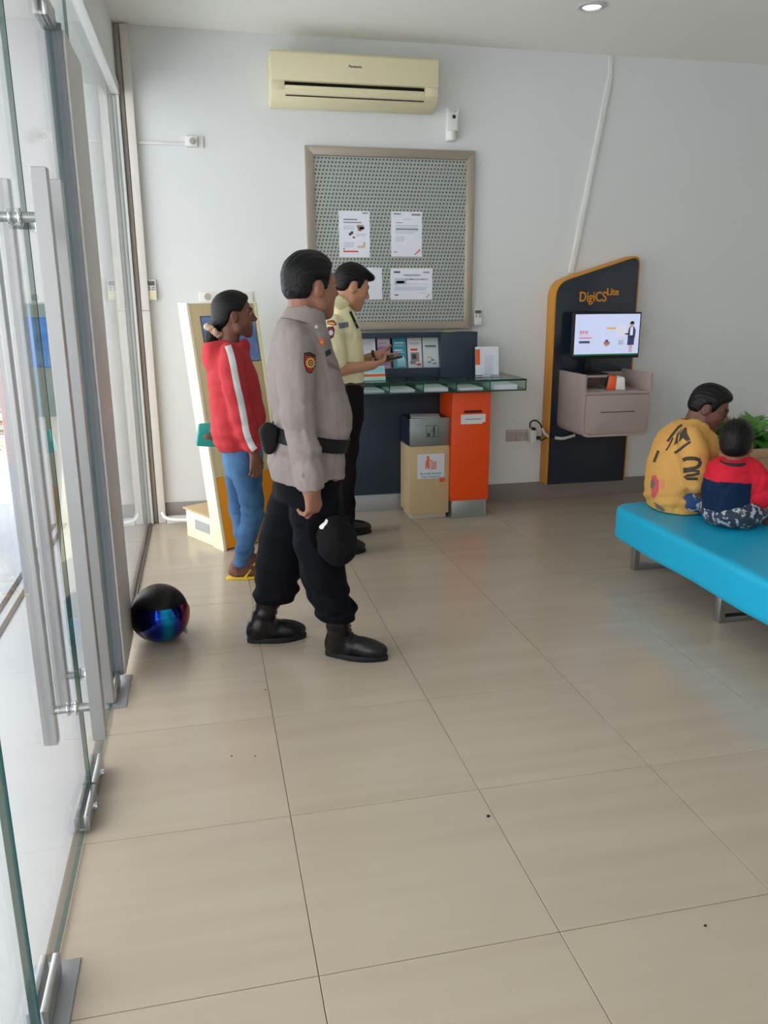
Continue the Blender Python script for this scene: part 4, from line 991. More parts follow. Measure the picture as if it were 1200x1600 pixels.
def eyes(parent, fr, s):
    for y in (-1, 1):
        f = Fr(fr(np.array((.0805, y*.031, .0115))*s), fr.a[1], fr.a[2], fr.a[0]); r = .0127*s
        m = MB(); pr = [(r*math.sin(a), r*math.cos(a)) for a in np.linspace(math.pi-.05, .8, 9)]; m.lathe(f, pr, 16, 0, cap=False)
        m.lathe(f, [(r*math.sin(a)*1.0, r*math.cos(a)) for a in np.linspace(.8, .02, 5)], 16, 1, cap=False)
        m.build('eye', [EYEW, IRIS], parent, smooth=80)
MALE = [(-.2, -.052), (-.07, -.058), (-.045, -.05), (-.037, -.03), (-.033, .008), (-.02, .022), (.006, .024), (.011, .006), (.015, -.024), (.034, -.022), (.043, .022), (.052, .055), (.075, .074), (.2, .082)]
FEM = [(-.2, -.075), (-.06, -.07), (-.04, -.03), (-.03, .0), (-.02, .018), (.005, .018), (.02, .012), (.034, .02), (.052, .05), (.075, .078), (.2, .09)]
def hair(parent, fr, s, line, t=.012, tz=None, extra=None, seed=1, spike=.0014, mt=None):
    tz = tz or t
    F = Field(fr.o-.2*s, fr.o+.2*s, .0045*s)
    q = lambda c, r, k=.02: F.ell(np.array(c)*s, np.array(r)*s, fr, k*s)
    q((-.014, 0, .036), (.098+t, .076+t*.75, .086+tz)); q((-.045, 0, -.01), (.058+t, .062+t*.6, .06))
    q((.014, 0, .05), (.066+t*.6, .062+t*.5, .066+tz*.9))
    x, y, z = F.xs[:, None, None]-fr.o[0], F.ys[None, :, None]-fr.o[1], F.zs[None, None, :]-fr.o[2]
    lx, ly, lz = [(x*a[0]+y*a[1]+z*a[2])/s for a in fr.a]
    L = np.array(line); zm = np.interp(lx, L[:, 0], L[:, 1])
    F.F = np.maximum(F.F + (t*s*1.15*(1-np.clip((lz-zm)/.022, 0, 1))**1.5*.9).astype(np.float32), ((zm-lz)*s*.7).astype(np.float32))
    if extra: extra(F)
    rs = np.random.RandomState(seed); ph = rs.uniform(0, 6, 4)
    def fn(X, Y, Z):
        a, b, c = [((X-fr.o[0])*q[0]+(Y-fr.o[1])*q[1]+(Z-fr.o[2])*q[2])/s for q in fr.a]
        th = np.arctan2(b, c+.02)
        return spike*s*(np.sin(th*38+ph[0]+9*a)+.7*np.sin(th*71+ph[1]+30*a)+.6*np.sin(60*a+ph[2]+6*th)*np.sin(th*25))
    F.func(fn)
    return F.mesh('hair', mt or HAIR, parent, 1)
def hand_prims(F, w, d, n, t, curl=(.5, .6, .4), s=1., thumb=.35, spread=.0):
    """w wrist, d finger direction, n palm normal, t towards the thumb"""
    w = np.array(w, float); d = nrm(d); n = nrm(np.array(n)-d*np.dot(n, d)); t = nrm(np.array(t)-d*np.dot(t, d)-n*np.dot(t, n))
    K = [(.029, .084, .072), (.0095, .088, .080), (-.0095, .085, .074), (-.027, .077, .058)]
    for o, l, L in K:
        a = w+t*o*.55*s+d*.008*s; b = w+t*o*s+d*l*s; F.cone(a, b, .0145*s, .0105*s, .014*s)
        p = b; an = curl[0]; r = .0092*s if L > .06 else .008*s; dd = nrm(d+t*o*spread*20)
        for i, q in enumerate((.45, .31, .24)):
            v = dd*math.cos(an)+n*math.sin(an); e = p+v*L*q*s; F.cone(p, e, r, r*.93, .004*s); p = e; r *= .93
            if i < 2: an += curl[i+1]
    p = w+d*.022*s+t*.022*s+n*.006*s; e = p+nrm(d*.75+t*.62+n*.25)*.042*s; F.cone(w+d*.01*s, p, .014*s, .014*s, .012*s); F.cone(p, e, .0135*s, .011*s, .010*s)
    e2 = e+nrm(d*.9+t*.15+n*thumb)*.032*s; F.cone(e, e2, .0105*s, .0095*s, .004*s); F.cone(e2, e2+nrm(d*.8-t*.1+n*thumb*1.6)*.024*s, .0095*s, .008*s, .004*s)
def bvh(o):
    me = o.data; off = wloc(o); V = [v.co+off for v in me.vertices]
    return BVHTree.FromPolygons(V, [tuple(p.vertices) for p in me.polygons])
BV = {}
CAMP = Vector((0, 0, CAMH))
def on(target, px, py, lift=.0015):
    """the point of a built surface seen at a photo pixel"""
    if target.name not in BV: BV[target.name] = bvh(target)
    d = Vector(tuple(nrm(CF*FPX + CR*(px-600) - CU*(py-800)))); h = BV[target.name].ray_cast(CAMP, d)
    if h[0] is None: return None
    nn = h[1] if h[1].dot(d) < 0 else -h[1]
    return np.array(h[0]+nn*lift)
def decal(name, parent, target, polys, label=None):
    """cloth patches and prints laid on a surface: polys = (pixel outline, material, layer)"""
    mats = []; m = MB(); R = 3
    for pts, mt, layer in polys:
        if mt not in mats: mats.append(mt)
        P2 = []; n0 = len(pts)
        for i in range(n0):
            a = np.array(pts[i], float); b = np.array(pts[(i+1) % n0], float); k = max(1, int(np.linalg.norm(b-a)/3))
            P2 += [a+(b-a)*j/k for j in range(k)]
        c = np.mean(P2, 0); lift = .0015+.0007*layer; rings = []
        for r in range(1, R+1): rings.append([on(target, *(c+(p-c)*r/R), lift) for p in P2])
        cc = on(target, *c, lift); n = len(P2)
        if cc is None: continue
        vid = {}
        def V(q, key):
            if q is None: return None
            if key not in vid: vid[key] = len(m.v); m.v.append(tuple(q))
            return vid[key]
        for i in range(n):
            j = (i+1) % n
            f = [V(cc, 'c'), V(rings[0][i], (0, i)), V(rings[0][j], (0, j))]
            if None not in f: m.f.append(tuple(f)); m.m.append(mats.index(mt))
            for r in range(R-1):
                f = [V(rings[r][i], (r, i)), V(rings[r+1][i], (r+1, i)), V(rings[r+1][j], (r+1, j)), V(rings[r][j], (r, j))]
                if None not in f and max(np.linalg.norm(np.array(m.v[f[a]])-np.array(m.v[f[a-1]])) for a in range(4)) < .12: m.f.append(tuple(f)); m.m.append(mats.index(mt))
    if not m.f: return None
    return m.build(name, mats, parent, smooth=60, label=label)
def circ(cx, cy, rx, ry=None, n=12): return [(cx+rx*math.cos(2*math.pi*i/n), cy+(ry or rx)*math.sin(2*math.pi*i/n)) for i in range(n)]
def ribbon(pts, w):
    L, R_ = [], []
    for i, p in enumerate(pts):
        a = np.array(pts[max(i-1, 0)], float); b = np.array(pts[min(i+1, len(pts)-1)], float); t = nrm(b-a); nv = np.array([-t[1], t[0]])*w/2
        L.append(tuple(np.array(p)+nv)); R_.append(tuple(np.array(p)-nv))
    return [[L[i], L[i+1], R_[i+1], R_[i]] for i in range(len(pts)-1)]
def shrink(ch, f): return [(p, r*f) for p, r in ch]
def bounds(*chs, pad=.12):
    A = np.array([p for c in chs for p, r in c]); return A.min(0)-pad, A.max(0)+pad
def boot(parent, heel, toe, mt, ms, name='boot', L=.29, h=.24, shaft=None, low=False):
    """heel and toe points on the floor"""
    h0 = np.array(heel, float); h0[2] = 0; t0 = np.array(toe, float); t0[2] = 0; fx = nrm(t0-h0); fy = np.array([-fx[1], fx[0], 0]); fr = Fr(h0, fx, fy, (0, 0, 1))
    k = L/.29; lo = np.minimum(h0, h0+fx*L)-.09; hi = np.maximum(h0, h0+fx*L)+.09; lo[2] = -.01; hi[2] = (shaft[2] if shaft is not None else h)+.07
    F = Field(lo, hi, .005)
    F.ell((.056*k, 0, .05), (.056, .039, .052), fr, .02); F.cone(fr((.075*k, 0, .075)), fr((.20*k, 0, .05)), .046, .037, .03)
    F.ell((.222*k, 0, .045), (.066*k, .046, .036), fr, .03); F.ell((.15*k, 0, .05), (.09, .042, .042), fr, .02)
    top = np.array(shaft) if shaft is not None else fr((.065, 0, h))
    if not low:
        F.cone(fr((.062*k, 0, .085)), top, .047, .056, .03)
        F.half(top, nrm(top-fr((.062*k, 0, .085))))
    else: F.cone(fr((.06*k, 0, .08)), fr((.06*k, 0, .1)), .04, .036, .02); F.half((0, 0, .105), (0, 0, 1))
    F.half((0, 0, .02), (0, 0, -1))
    def crease(x, y, z):
        u = (x-h0[0])*fx[0]+(y-h0[1])*fx[1]; return .002*np.sin(u*95)*np.exp(-((u-.14*k)/.05)**2)+.0018*np.sin(z*110+u*20)*(z > .1)
    F.func(crease)
    b = F.mesh(name, mt, parent, 1)
    out = []
    for a in np.linspace(0, 2*math.pi, 40, endpoint=False):
        u = .5+.5*math.cos(a); w = .036+.014*math.sin(math.pi*min(1, max(0, (u-.25)/.75))); out.append((u*L*1.0, w*math.sin(a)*(1 if abs(math.sin(a)) > .0 else 1)))
    m = MB().prism(fr, out, 0.0005, .026)
    m.build('sole', ms, b, bevel=.003)
    if not low:
        lm = MB()
        T = bvh(b)
        for i in range(7):
            row = []
            for yy in (-.024, -.012, 0, .012, .024):
                o0 = fr((.30, yy*(1 if i % 2 else -1), .20+i*.022+yy*.35)); dv = nrm(fr((.075, yy, .085+i*.022))-o0)
                h_ = T.ray_cast(Vector(tuple(o0)), Vector(tuple(dv)))
                if h_[0] is not None: row.append(np.array(h_[0])-dv*.002)
            if len(row) > 2: lm.tube(row, .0032, 6)
        lm.build('laces', mat('lace_black', (30, 31, 34), .7), b)
    return b

# ------------------------------------------------------------------ person: officer in the grey uniform
YO = 3.34
off_ = thing('person', (.42, YO, 0), 'person in grey uniform shirt and black trousers striding with a cap in hand', 'person')
GREY = mat('uniform_grey', (146, 136, 134), .8, bump=(26, .35), spec=.2); TROU = mat('uniform_black', (9, 11, 18), .85, bump=(26, .4), spec=.15)
BOOTM = mat('boot_leather', (8, 9, 11), .3, bump=(60, .12), spec=.4); BSOLE = mat('boot_sole', (20, 22, 26), .6, spec=.3)
hf_o = hframe(P(486, 449, Y=YO), 24, 2)
rows = [(497, 452, 497, .068), (506, 442, 506, .12), (516, 433, 511, .175), (532, 424, 514, .198), (577, 416.5, 529, .188), (610, 417, 538, .182), (650, 427, 549, .185), (668, 429, 548, .182), (700, 421, 536, .182), (722, 418, 536, .184), (747, 424, 537, .182)]
frO, RO = prow(rows, YO)
armN = pch([(460, 533, 3.17, 27), (459, 565, 3.14, 28), (462, 600, 3.13, 27), (465, 648, 3.12, 25.5), (475, 700, 3.12, 23), (483, 740, 3.12, 21.5), (486, 764, 3.12, 21)])
armF = pch([(468, 533, 3.52, 26), (462, 575, 3.55, 26), (465, 620, 3.56, 24), (472, 665, 3.55, 23), (477, 712, 3.54, 21), (479, 738, 3.53, 20)])
legN = pch([(491, 778, 3.235, 34), (492, 802, 3.215, 36.5), (497, 850, 3.20, 36), (504, 890, 3.19, 32), (510, 919, 3.185, 30), (520, 942, 3.18, 30), (527, 956, 3.18, 28), (529, 967, 3.18, 23)])
legF = pch([(470, 752, 3.44, 38), (458, 800, 3.45, 39), (444, 840, 3.455, 37), (438, 880, 3.46, 35), (433, 913, 3.46, 32), (423, 935, 3.46, 24), (421, 944, 3.46, 20)])
wr_n = P(486, 765, Y=3.12); wr_f = P(480, 742, Y=3.53)
lo, hi = bounds(armN, armF, legN, legF); lo[2] = .02; hi[2] = 1.74
F = Field(lo, hi, .0048, zfine=[(.58, .80), (1.38, 1.74)], hz=.009)
head_prims(F, hf_o, 1.03)
F.cone(hf_o((-.022, 0, -.03)), P(472, 512, Y=YO), .060, .066, .03)
F.ell(hf_o((-.055, 0, -.06)), (.04, .05, .05), None, .03)
F.loft(frO, [r for r in RO], .03, off=-.022)
F.chain(shrink(armN, .62), .02); F.chain(shrink(armF, .62), .02); F.chain(shrink(legN[:-1], .62), .03); F.chain(shrink(legF[:-1], .62), .03)
F.cone(armN[-2][0], wr_n, .036, .029, .02); F.cone(armF[-2][0], wr_f, .036, .029, .02)
hand_prims(F, wr_n+np.array([.0, 0, .022]), (.10, -.06, -1), (-.66, .72, -.05), (.72, .66, 0), (.8, 1.0, .6), 1.24, .5)
hand_prims(F, wr_f, (.2, 0, -1), (-.2, -.95, 0), (.95, -.1, 0), (.3, .4, .3), 1.0)
SKO = skin('skin_officer', (150, 104, 84))
F.mesh('body', [SKO, mat('brow_dark', (34, 26, 24), .7), mat('lip_officer', (122, 66, 60), .5)], off_, 1, slot=skin_slot(hf_o, 1.03))
eyes(off_, hf_o, 1.03)
hair(off_, hf_o, 1.03, [(x-.004, z-.004) for x, z in MALE], .014, .018, seed=3)
F = Field(*(lambda a, b: (np.array([a[0], a[1], .70]), np.array([b[0], b[1], 1.56])))(lo, hi), .006)
F.loft(frO, RO, .03); F.chain(armN, .035); F.chain(armF, .035)
F.cone(P(476, 496, Y=YO), P(470, 516, Y=YO), .075, .10, .03)
for (pa, ra), (pb, rb) in zip(armN[:-1], armN[1:]): F.cone(pa+np.array([.012, -ra+.004, 0]), pb+np.array([.012, -rb+.004, 0]), .006, .006, .02)
F.half(P(486, 763, Y=3.12), (.06, 0, -1))
ct_ = P(478, 492, Y=YO)
F.half(ct_, nrm((.35, .1, 1)))
F.cone(hf_o((-.02, 0, -.09)), hf_o((.01, 0, -.04)), .060, .066, .006, cut=True)
F.wrinkle(.006, 26, 3, (1, .6, 1.3)); F.wrinkle(.002, 70, 8)
F.func(lambda x, y, z: .0035*np.sin(z*70+x*60)*np.exp(-((z-.93)/.03)**2)+.004*np.sin(60*z+25*x)*np.exp(-((z-1.0)/.09)**2)*(y < 3.22))
shirt = F.mesh('shirt', GREY, off_, 1)
# collars
def collar(parent, hf, s_, m_, z0=-.135, z1=-.082, r0=.092, r1=.074, x0=-.03, x1=-.018):
    F = Field(hf.o+np.array([-.2, -.2, -.25]), hf.o+np.array([.2, .2, .02]), .0045)
    F.cone(hf((x0, 0, z0)), hf((x1, 0, z1)), r0, r1, 0); F.half(hf((x1, 0, z1)), nrm(hf.a[2]+.28*hf.a[0])); F.half(hf((x0, 0, z0+.012)), -nrm(hf.a[2]+.38*hf.a[0]))
    F.cone(hf((x0, 0, z0-.03)), hf((x1, 0, z1+.03)), r0-.008, r1-.013, 0, cut=True)
    return F.mesh('collar', m_, parent, 2)
collar(off_, hf_o, 1.03, GREY, -.165, -.082, .104, .074, -.04, -.018)
# belt, pouch
blk = mat('belt_black', (9, 9, 11), .5, bump=(300, .1), spec=.3); BG = mat('belt_grey', (86, 94, 104), .5)
F = Field(np.array([lo[0], lo[1], .82]), np.array([hi[0], hi[1], 1.06]), .005)
zbB, zbF = P(430, 673, Y=YO)[2], P(540, 691, Y=YO)[2]; xB, xF = P(430, 673, Y=YO)[0], P(540, 691, Y=YO)[0]; slp = (zbF-zbB)/(xF-xB); hwB = .028
F.loft(frO, RO, 0, off=.012, zlo=lambda u: zbB+(u-xB)*slp-hwB-.004, zhi=lambda u: zbB+(u-xB)*slp+hwB)
F.mesh('belt', blk, off_, 1)
F = Field(P(414, 700, Y=YO-.02)-.1, P(424, 665, Y=YO-.02)+.1, .006)
q = P(420, 685, Y=3.24)
F.ell(q, (.035, .05, .065), None, .01); F.ell(q+np.array([.0, -.01, .03]), (.04, .045, .03), None, .012); F.wrinkle(.003, 60, 2)
F.mesh('pouch', blk, off_, 1, label='black pouch on the belt')
# trousers
F = Field(np.array([lo[0], lo[1], .05]), np.array([hi[0], hi[1], .90]), .006)
fr2, R2_ = prow([(722, 438, 518, .145), (745, 430, 527, .168), (775, 430, 530, .17)], YO)
F.loft(fr2, R2_, .04); F.chain(legN, .03); F.chain(legF, .03)
for ch in (legN, legF):
    top = np.array(ch[3][0]); F.func(lambda x, y, z, ch=ch: .006*np.sin(z*85+x*25+y*18)*np.clip((.42-z)/.2, 0, 1)*np.exp(-((y-ch[4][0][1])/.12)**2))
F.wrinkle(.007, 22, 5, (1, .7, 1.2)); F.half(P(505, 969, Y=3.18), (0, 0, -1))
F.mesh('trousers', TROU, off_, 1)
boot(off_, P(508, 1023, Z=0), P(610, 1032, Z=0), BOOTM, BSOLE, shaft=legN[-1][0]+np.array([0, 0, .02]), L=.285)
boot(off_, P(386, 1004, Z=0), P(486, 995, Z=0), BOOTM, BSOLE, shaft=legF[-1][0]+np.array([0, 0, .02]), L=.275)
# badges
PR, PK, PY_, PO = mat('patch_red', (176, 30, 34), .7), mat('patch_black', (20, 20, 22), .7), mat('patch_yellow', (226, 190, 90), .7), mat('badge_orange', (214, 110, 60), .6)
gear = []
for i in range(20): r = 7.6 if i % 2 else 5.8; gear.append((484.3+r*math.cos(i*.314), 567+r*1.15*math.sin(i*.314)))
decal('sleeve_patch', off_, shirt, [([(474.5, 551.5), (484, 550), (493, 555), (492.5, 571), (487, 583), (483, 584), (478, 580), (474.5, 568)], PK, 0), ([(475.8, 553.5), (484, 552.5), (491.6, 556.5), (491, 571), (486, 581.5), (483.5, 582.3), (479, 578.5), (475.8, 567.5)], PR, 1),
      ([(477, 553.4), (484, 552.6), (490.5, 556), (490.5, 559), (484, 556.3), (477, 556.8)], PK, 2), (gear, PY_, 2), (circ(484.3, 567, 4.2, 5), PK, 3), (circ(484.3, 567, 2.6, 3.2), PY_, 4), (circ(484.3, 567, 1.3, 1.6), PK, 5)])
decal('epaulette', off_, shirt, [([(463, 503), (472, 502), (480, 524), (470, 525)], mat('uniform_grey2', (138, 128, 126), .8, spec=.2), 1)])
decal('chest_badge', off_, shirt, [([(497, 530), (503, 528), (507, 535), (505, 541), (499, 539)], PO, 2), (circ(502, 535, 1.6), PY_, 3)])
decal('name_strip', off_, shirt, [([(507, 549), (515, 545), (517, 553), (509, 558)], mat('name_dark', (40, 40, 46), .7), 2)])
decal('pocket_flap', off_, shirt, [([(509, 560), (527, 574), (533, 576), (531, 580), (524, 578), (511, 572)], mat('uniform_grey3', (128, 116, 112), .8, spec=.2), 2)])
decal('cuff_crest', off_, shirt, [(circ(474, 743, 2.2, 4.2), mat('cuff_mark', (120, 112, 110), .7), 1)])
decal('collar_pin', off_, shirt, [(circ(494, 512, 2.6), mat('pin_white', (220, 220, 220), .4), 3)])
# the cap in his hand
cp = thing('cap', tuple(P(523, 842, Y=3.05)-np.array([0, 0, .11])), 'black peaked cap with a white emblem held in the grey-shirted person\'s hand', 'cap')
CAPM = mat('cap_cloth', (12, 11, 14), .85, bump=(120, .1), spec=.2); cc = P(523, 845, Y=3.07)
cfr = Fr(cc, nrm((.93, .28, .22)), nrm((-.2, -.1, .97)), nrm((.28, -.95, .0)))
cfr = Fr(cc, cfr.a[0], np.cross(cfr.a[2], cfr.a[0]), cfr.a[2])
F = Field(cc-.2, cc+.2, .005)
F.ell((.008, -.004, 0), (.084, .106, .085), cfr, 0); F.ell((.008, -.004, -.015), (.077, .099, .085), cfr, .004, cut=True); F.half(cfr((0, 0, -.02)), -cfr.a[2])
F.func(lambda x, y, z: .0012*np.cos(6*np.arctan2((z-cc[2]), (x-cc[0]))))
crown = F.mesh('crown', CAPM, cp, 1)
F = Field(cc-.2, cc+.2, .0045)
F.ell((-.05, .035, -.045), (.055, .080, .006), Fr(cc, cfr.a[0], nrm(cfr.a[1]+.25*cfr.a[0]), cfr.a[2]), 0)
F.mesh('peak', CAPM, cp, 1)
decal('emblem', cp, crown, [([(499, 824), (503, 817), (506, 812), (510, 811), (513, 814), (511, 819), (508, 822), (505, 827), (501, 827)], mat('emblem_white', (225, 225, 225), .5), 1)])

# ------------------------------------------------------------------ person: woman in the red jacket
YW = 4.36
wo = thing('person', (.16, YW, 0), 'person in a red hooded jacket with white sleeve stripe, blue jeans and yellow flip-flops', 'person')
RED = mat('jacket_red', (176, 50, 56), .75, bump=(24, .35), spec=.2); JEAN = mat('blue_jeans', (52, 84, 120), .8, bump=(40, .3), var=((5, 5, 3), (74, 112, 150), .4, .6), spec=.2)
hf_w = hframe(P(366, 493, Y=YW), 4, 0)
frW, RW = prow([(533, 344, 376, .055), (542, 336, 382, .115), (555, 327, 389, .15), (586, 323, 402, .165), (617, 326, 409, .165), (649, 328, 415, .17), (680, 330, 415, .175), (692, 335, 412, .17), (702, 341, 404, .165)], YW)
aN = pch([(357, 549, 4.21, 14), (361, 575, 4.18, 17), (368, 610, 4.17, 17), (377, 645, 4.17, 16), (385, 675, 4.17, 14.5), (394, 697, 4.17, 11.5), (397.5, 709, 4.17, 9.5)])
aF = pch([(360, 549, 4.5, 14), (356, 580, 4.53, 17), (352, 620, 4.54, 16), (346, 645, 4.54, 15), (352, 655, 4.46, 12)])
lN = pch([(382, 712, 4.27, 23), (386, 745, 4.27, 22), (393, 780, 4.27, 18.5), (395, 803, 4.27, 17), (388, 832, 4.27, 15), (380, 860, 4.27, 12), (376, 880, 4.27, 10.5)])
lF = pch([(374, 712, 4.44, 22), (372, 750, 4.45, 19), (374, 792, 4.46, 16), (380, 832, 4.47, 14), (386, 862, 4.48, 11), (388, 870, 4.48, 10.5)])
wn = P(398, 711, Y=4.17); wf = P(350, 664, Y=4.42)
lo, hi = bounds(aN, aF, lN, lF); lo[2] = -.02; hi[2] = 1.60
F = Field(lo, hi, .0046, zfine=[(0, .12), (.55, .8), (1.28, 1.6)], hz=.009)
S_W = .94
head_prims(F, hf_w, S_W, fem=True)
F.cone(hf_w((-.03, 0, -.04)), P(360, 545, Y=YW), .046, .05, .03)
F.loft(frW, RW, .03, off=-.025)
F.chain(shrink(aN, .6), .02); F.chain(shrink(aF, .6), .02); F.chain(shrink(lN[:-1], .75), .02); F.chain(shrink(lF[:-1], .75), .02)
F.cone(aN[-2][0], wn, .03, .023, .02); F.cone(aF[-2][0], wf, .03, .023, .02)
hand_prims(F, wn, (.02, -.03, -1), (-.35, .9, 0), (.9, .35, 0), (.45, .5, .35), .92)
hand_prims(F, wf, (-.5, -.4, -.6), (-.6, .2, .6), (.3, -.9, 0), (.5, .6, .4), .92)
feet = []
for heel, toe, an in ((P(357, 905, Z=0), P(414, 900, Z=0), lN), (P(372, 886, Z=0), P(428, 882, Z=0), lF)):
    fx = nrm(np.array(toe)-np.array(heel)); h0 = np.array(heel); fr = Fr(h0, fx, (-fx[1], fx[0], 0), (0, 0, 1)); feet.append(fr)
    F.cone(an[-2][0], fr((.045, 0, .075)), .036, .033, .02); F.ell((.035, 0, .045), (.036, .03, .03), fr, .02); F.cone(fr((.05, 0, .06)), fr((.17, 0, .036)), .03, .022, .02)
    F.cone(fr((.05, .0, .035)), fr((.175, .0, .032)), .022, .017, .02, flat=((-fx[1], fx[0], 0), 1.9))
    for i in range(5): F.cone(fr((.18, .03-.0145*i, .03)), fr((.222-.008*i, .032-.0155*i, .027)), .0095 if i else .012, .009 if i else .011, .005)
    F.half((0, 0, .016), (0, 0, -1))
SKW = skin('skin_woman', (112, 72, 58))
F.mesh('body', [SKW, mat('brow_dark', (0, 0, 0)), mat('lip_woman', (98, 44, 44), .5)], wo, 1, slot=skin_slot(hf_w, S_W)); eyes(wo, hf_w, S_W)
def bun(F):
    F.cone(P(345, 503, Y=YW), P(333, 518, Y=YW), .045, .026, .03); F.ell(P(330, 527, Y=YW), (.036, .034, .038), None, .02); F.cone(P(331, 530, Y=YW), P(335, 543, Y=YW), .026, .016, .02)
hair(wo, hf_w, S_W, FEM, .014, .014, bun, seed=9, spike=.0012, mt=hair_mat('brown_black_hair', (14, 11, 11)))
sc_ = P(334, 517, Y=YW); m = MB(); rng = []; ax_ = nrm((-.55, 0, -.8)); e1_ = np.array([0, 1., 0]); e2_ = np.cross(ax_, e1_)
for i in range(73):
    a = i/72*2*math.pi; r = .040+.005*math.sin(9*a); rng.append(sc_+(e1_*math.cos(a)+e2_*math.sin(a))*r+ax_*.007*math.sin(14*a))
m.tube(rng, .015, 8).build('scrunchie', mat('scrunchie_tan', (186, 158, 134), .8, bump=(80, .6)), wo, label='tan hair scrunchie')
F = Field(np.array([lo[0], lo[1], .66]), np.array([hi[0], hi[1], 1.40]), .006)
F.loft(frW, RW, .03); F.chain(aN, .03); F.chain(aF, .03)
F.ell(P(333, 556, Y=YW), (.062, .11, .085), None, .03); F.cone(P(340, 540, Y=YW), P(372, 540, Y=YW), .06, .06, .03)
F.ell(P(377, 543, Y=YW), (.038, .058, .024), None, .02)
F.cone(hf_w((-.015, 0, -.12)), hf_w((.035, 0, .0)), .056, .062, .008, cut=True); F.half(P(360, 529, Y=YW), nrm((-.1, 0, 1)))
zh = P(345, 703, Y=YW); F.half(zh, nrm((.12, 0, -1)))
F.wrinkle(.0045, 24, 21, (1, .6, 1)); F.func(lambda x, y, z: .004*np.sin(z*95)*np.exp(-((z-.80)/.06)**2))
jk = F.mesh('jacket', RED, wo, 1)
STR = mat('stripe_white', (206, 208, 206), .7)
pl_ = [(356, 540), (360, 552), (363.5, 566), (367, 585), (371, 605), (375, 622), (378.5, 640), (382, 658), (384, 672), (388, 685), (394, 698), (398, 703)]
decal('sleeve_stripe', wo, jk, [(q_, STR, 0) for q_ in ribbon(pl_, 10)])
F = Field(np.array([lo[0], lo[1], .05]), np.array([hi[0], hi[1], .82]), .0055)
fj, RJ = prow([(690, 346, 409, .15), (715, 347, 411, .155), (740, 352, 409, .15)], YW)
F.loft(fj, RJ, .03); F.chain(lN, .02); F.chain(lF, .02); F.half(P(376, 884, Y=4.27), (0, 0, -1)); F.wrinkle(.003, 60, 4, (.5, .5, 1.5))
F.func(lambda x, y, z: .003*np.sin(z*120+x*30)*(np.exp(-((z-.42)/.06)**2)+np.exp(-((z-.12)/.05)**2)))
F.mesh('jeans', JEAN, wo, 1)
YEL = mat('flipflop_yellow', (222, 186, 40), .5)
for fr in feet:
    out = [(.5*.25*(1-math.cos(a))-.012, (.030+.014*math.sin(min(1, max(0, (.5*(1-math.cos(a))-.2)/.8))*math.pi))*math.sin(a)) for a in np.linspace(0, 2*math.pi, 30, endpoint=False)]
    s_ = MB().prism(fr, out, .001, .016).build('flip_flop', YEL, wo, bevel=.002)
    MB().tube([fr((.09, .04, .016)), fr((.12, .03, .055)), fr((.175, .012, .042)), fr((.178, .012, .018))], .006, 8).tube([fr((.09, -.042, .016)), fr((.12, -.03, .05)), fr((.172, .010, .044))], .006, 8).build('strap', YEL, s_, smooth=60)
# teal pouch
q = P(321, 681, Y=4.47); bgf = Fr(q, nrm((1, .15, 0)), (0, 0, 1), nrm((.15, -1, 0)))
bg_ = thing('pouch_bag', (q[0], q[1], q[2]-.07), 'teal pouch held under the arm of the person in the red jacket', 'bag')
TL = mat('bag_teal', (40, 158, 146), .45)
MB().prism(bgf, rounded([(-.055, -.05), (.09, -.068), (.09, .068), (-.032, .068)], [.01]*4, 4), -.022, .022).build('body', TL, bg_, bevel=.008, seg=3)
MB().prism(bgf, rounded([(-.042, .01), (.09, -.005), (.092, .072), (-.034, .072)], [.01]*4, 4), .018, .028).build('flap', TL, bg_, bevel=.003)

# ------------------------------------------------------------------ person: guard in the cream shirt
YG = 4.87
gd = thing('person', (.85, YG, 0), 'person in a pale yellow uniform shirt and dark brown trousers looking at a phone', 'person')
hf_g = hframe(P(549, 449, Y=YG), 6, 20)
PYL = mat('shirt_pale_yellow', (222, 216, 176), .8, bump=(26, .35), spec=.2); BRT = mat('trousers_brown', (24, 18, 21), .85, bump=(24, .3), spec=.15)
frG, RG = prow([(478, 521, 545, .062), (488, 513, 551, .12), (498, 508, 556, .17), (520, 504, 562, .185), (545, 503, 566, .18), (570, 505, 567, .168), (600, 509, 566, .16)], YG)
gN = pch([(519, 504, 4.71, 14.5), (519, 525, 4.69, 16), (522, 548, 4.68, 16), (526, 566, 4.68, 15)]); gF = pch([(530, 504, 5.03, 14.5), (536, 525, 5.05, 16), (541, 546, 5.05, 15), (545, 562, 5.05, 14.5)])
eN, wN_ = P(529, 577, Y=4.68), P(582, 571, Y=4.77); eF, wF_ = P(548, 572, Y=5.05), P(588, 555, Y=4.98)
lgN = pch([(545, 612, 4.78, 22), (545, 650, 4.77, 21), (541, 700, 4.76, 17), (538, 745, 4.75, 15), (536, 790, 4.74, 13.5), (536, 815, 4.73, 14), (537, 838, 4.70, 14)])
lgF = pch([(545, 612, 4.96, 22), (547, 650, 4.97, 20), (543, 700, 4.99, 16), (541, 745, 5.01, 14), (541, 785, 5.03, 13), (542, 808, 5.06, 13)])
lo, hi = bounds(gN, gF, lgN, lgF); hi[0] = P(640, 560, Y=YG)[0]; lo[2] = 0; hi[2] = 1.80
F = Field(lo, hi, .0048, zfine=[(1.0, 1.25), (1.4, 1.8)], hz=.01)
head_prims(F, hf_g, 1.0, closed=True); F.cone(hf_g((-.03, 0, -.035)), P(531, 490, Y=YG), .054, .058, .03)
F.loft(frG, RG, .03, off=-.025); F.chain(shrink(gN, .7), .02); F.chain(shrink(gF, .7), .02); F.chain(shrink(lgN, .6), .02); F.chain(shrink(lgF, .6), .02)
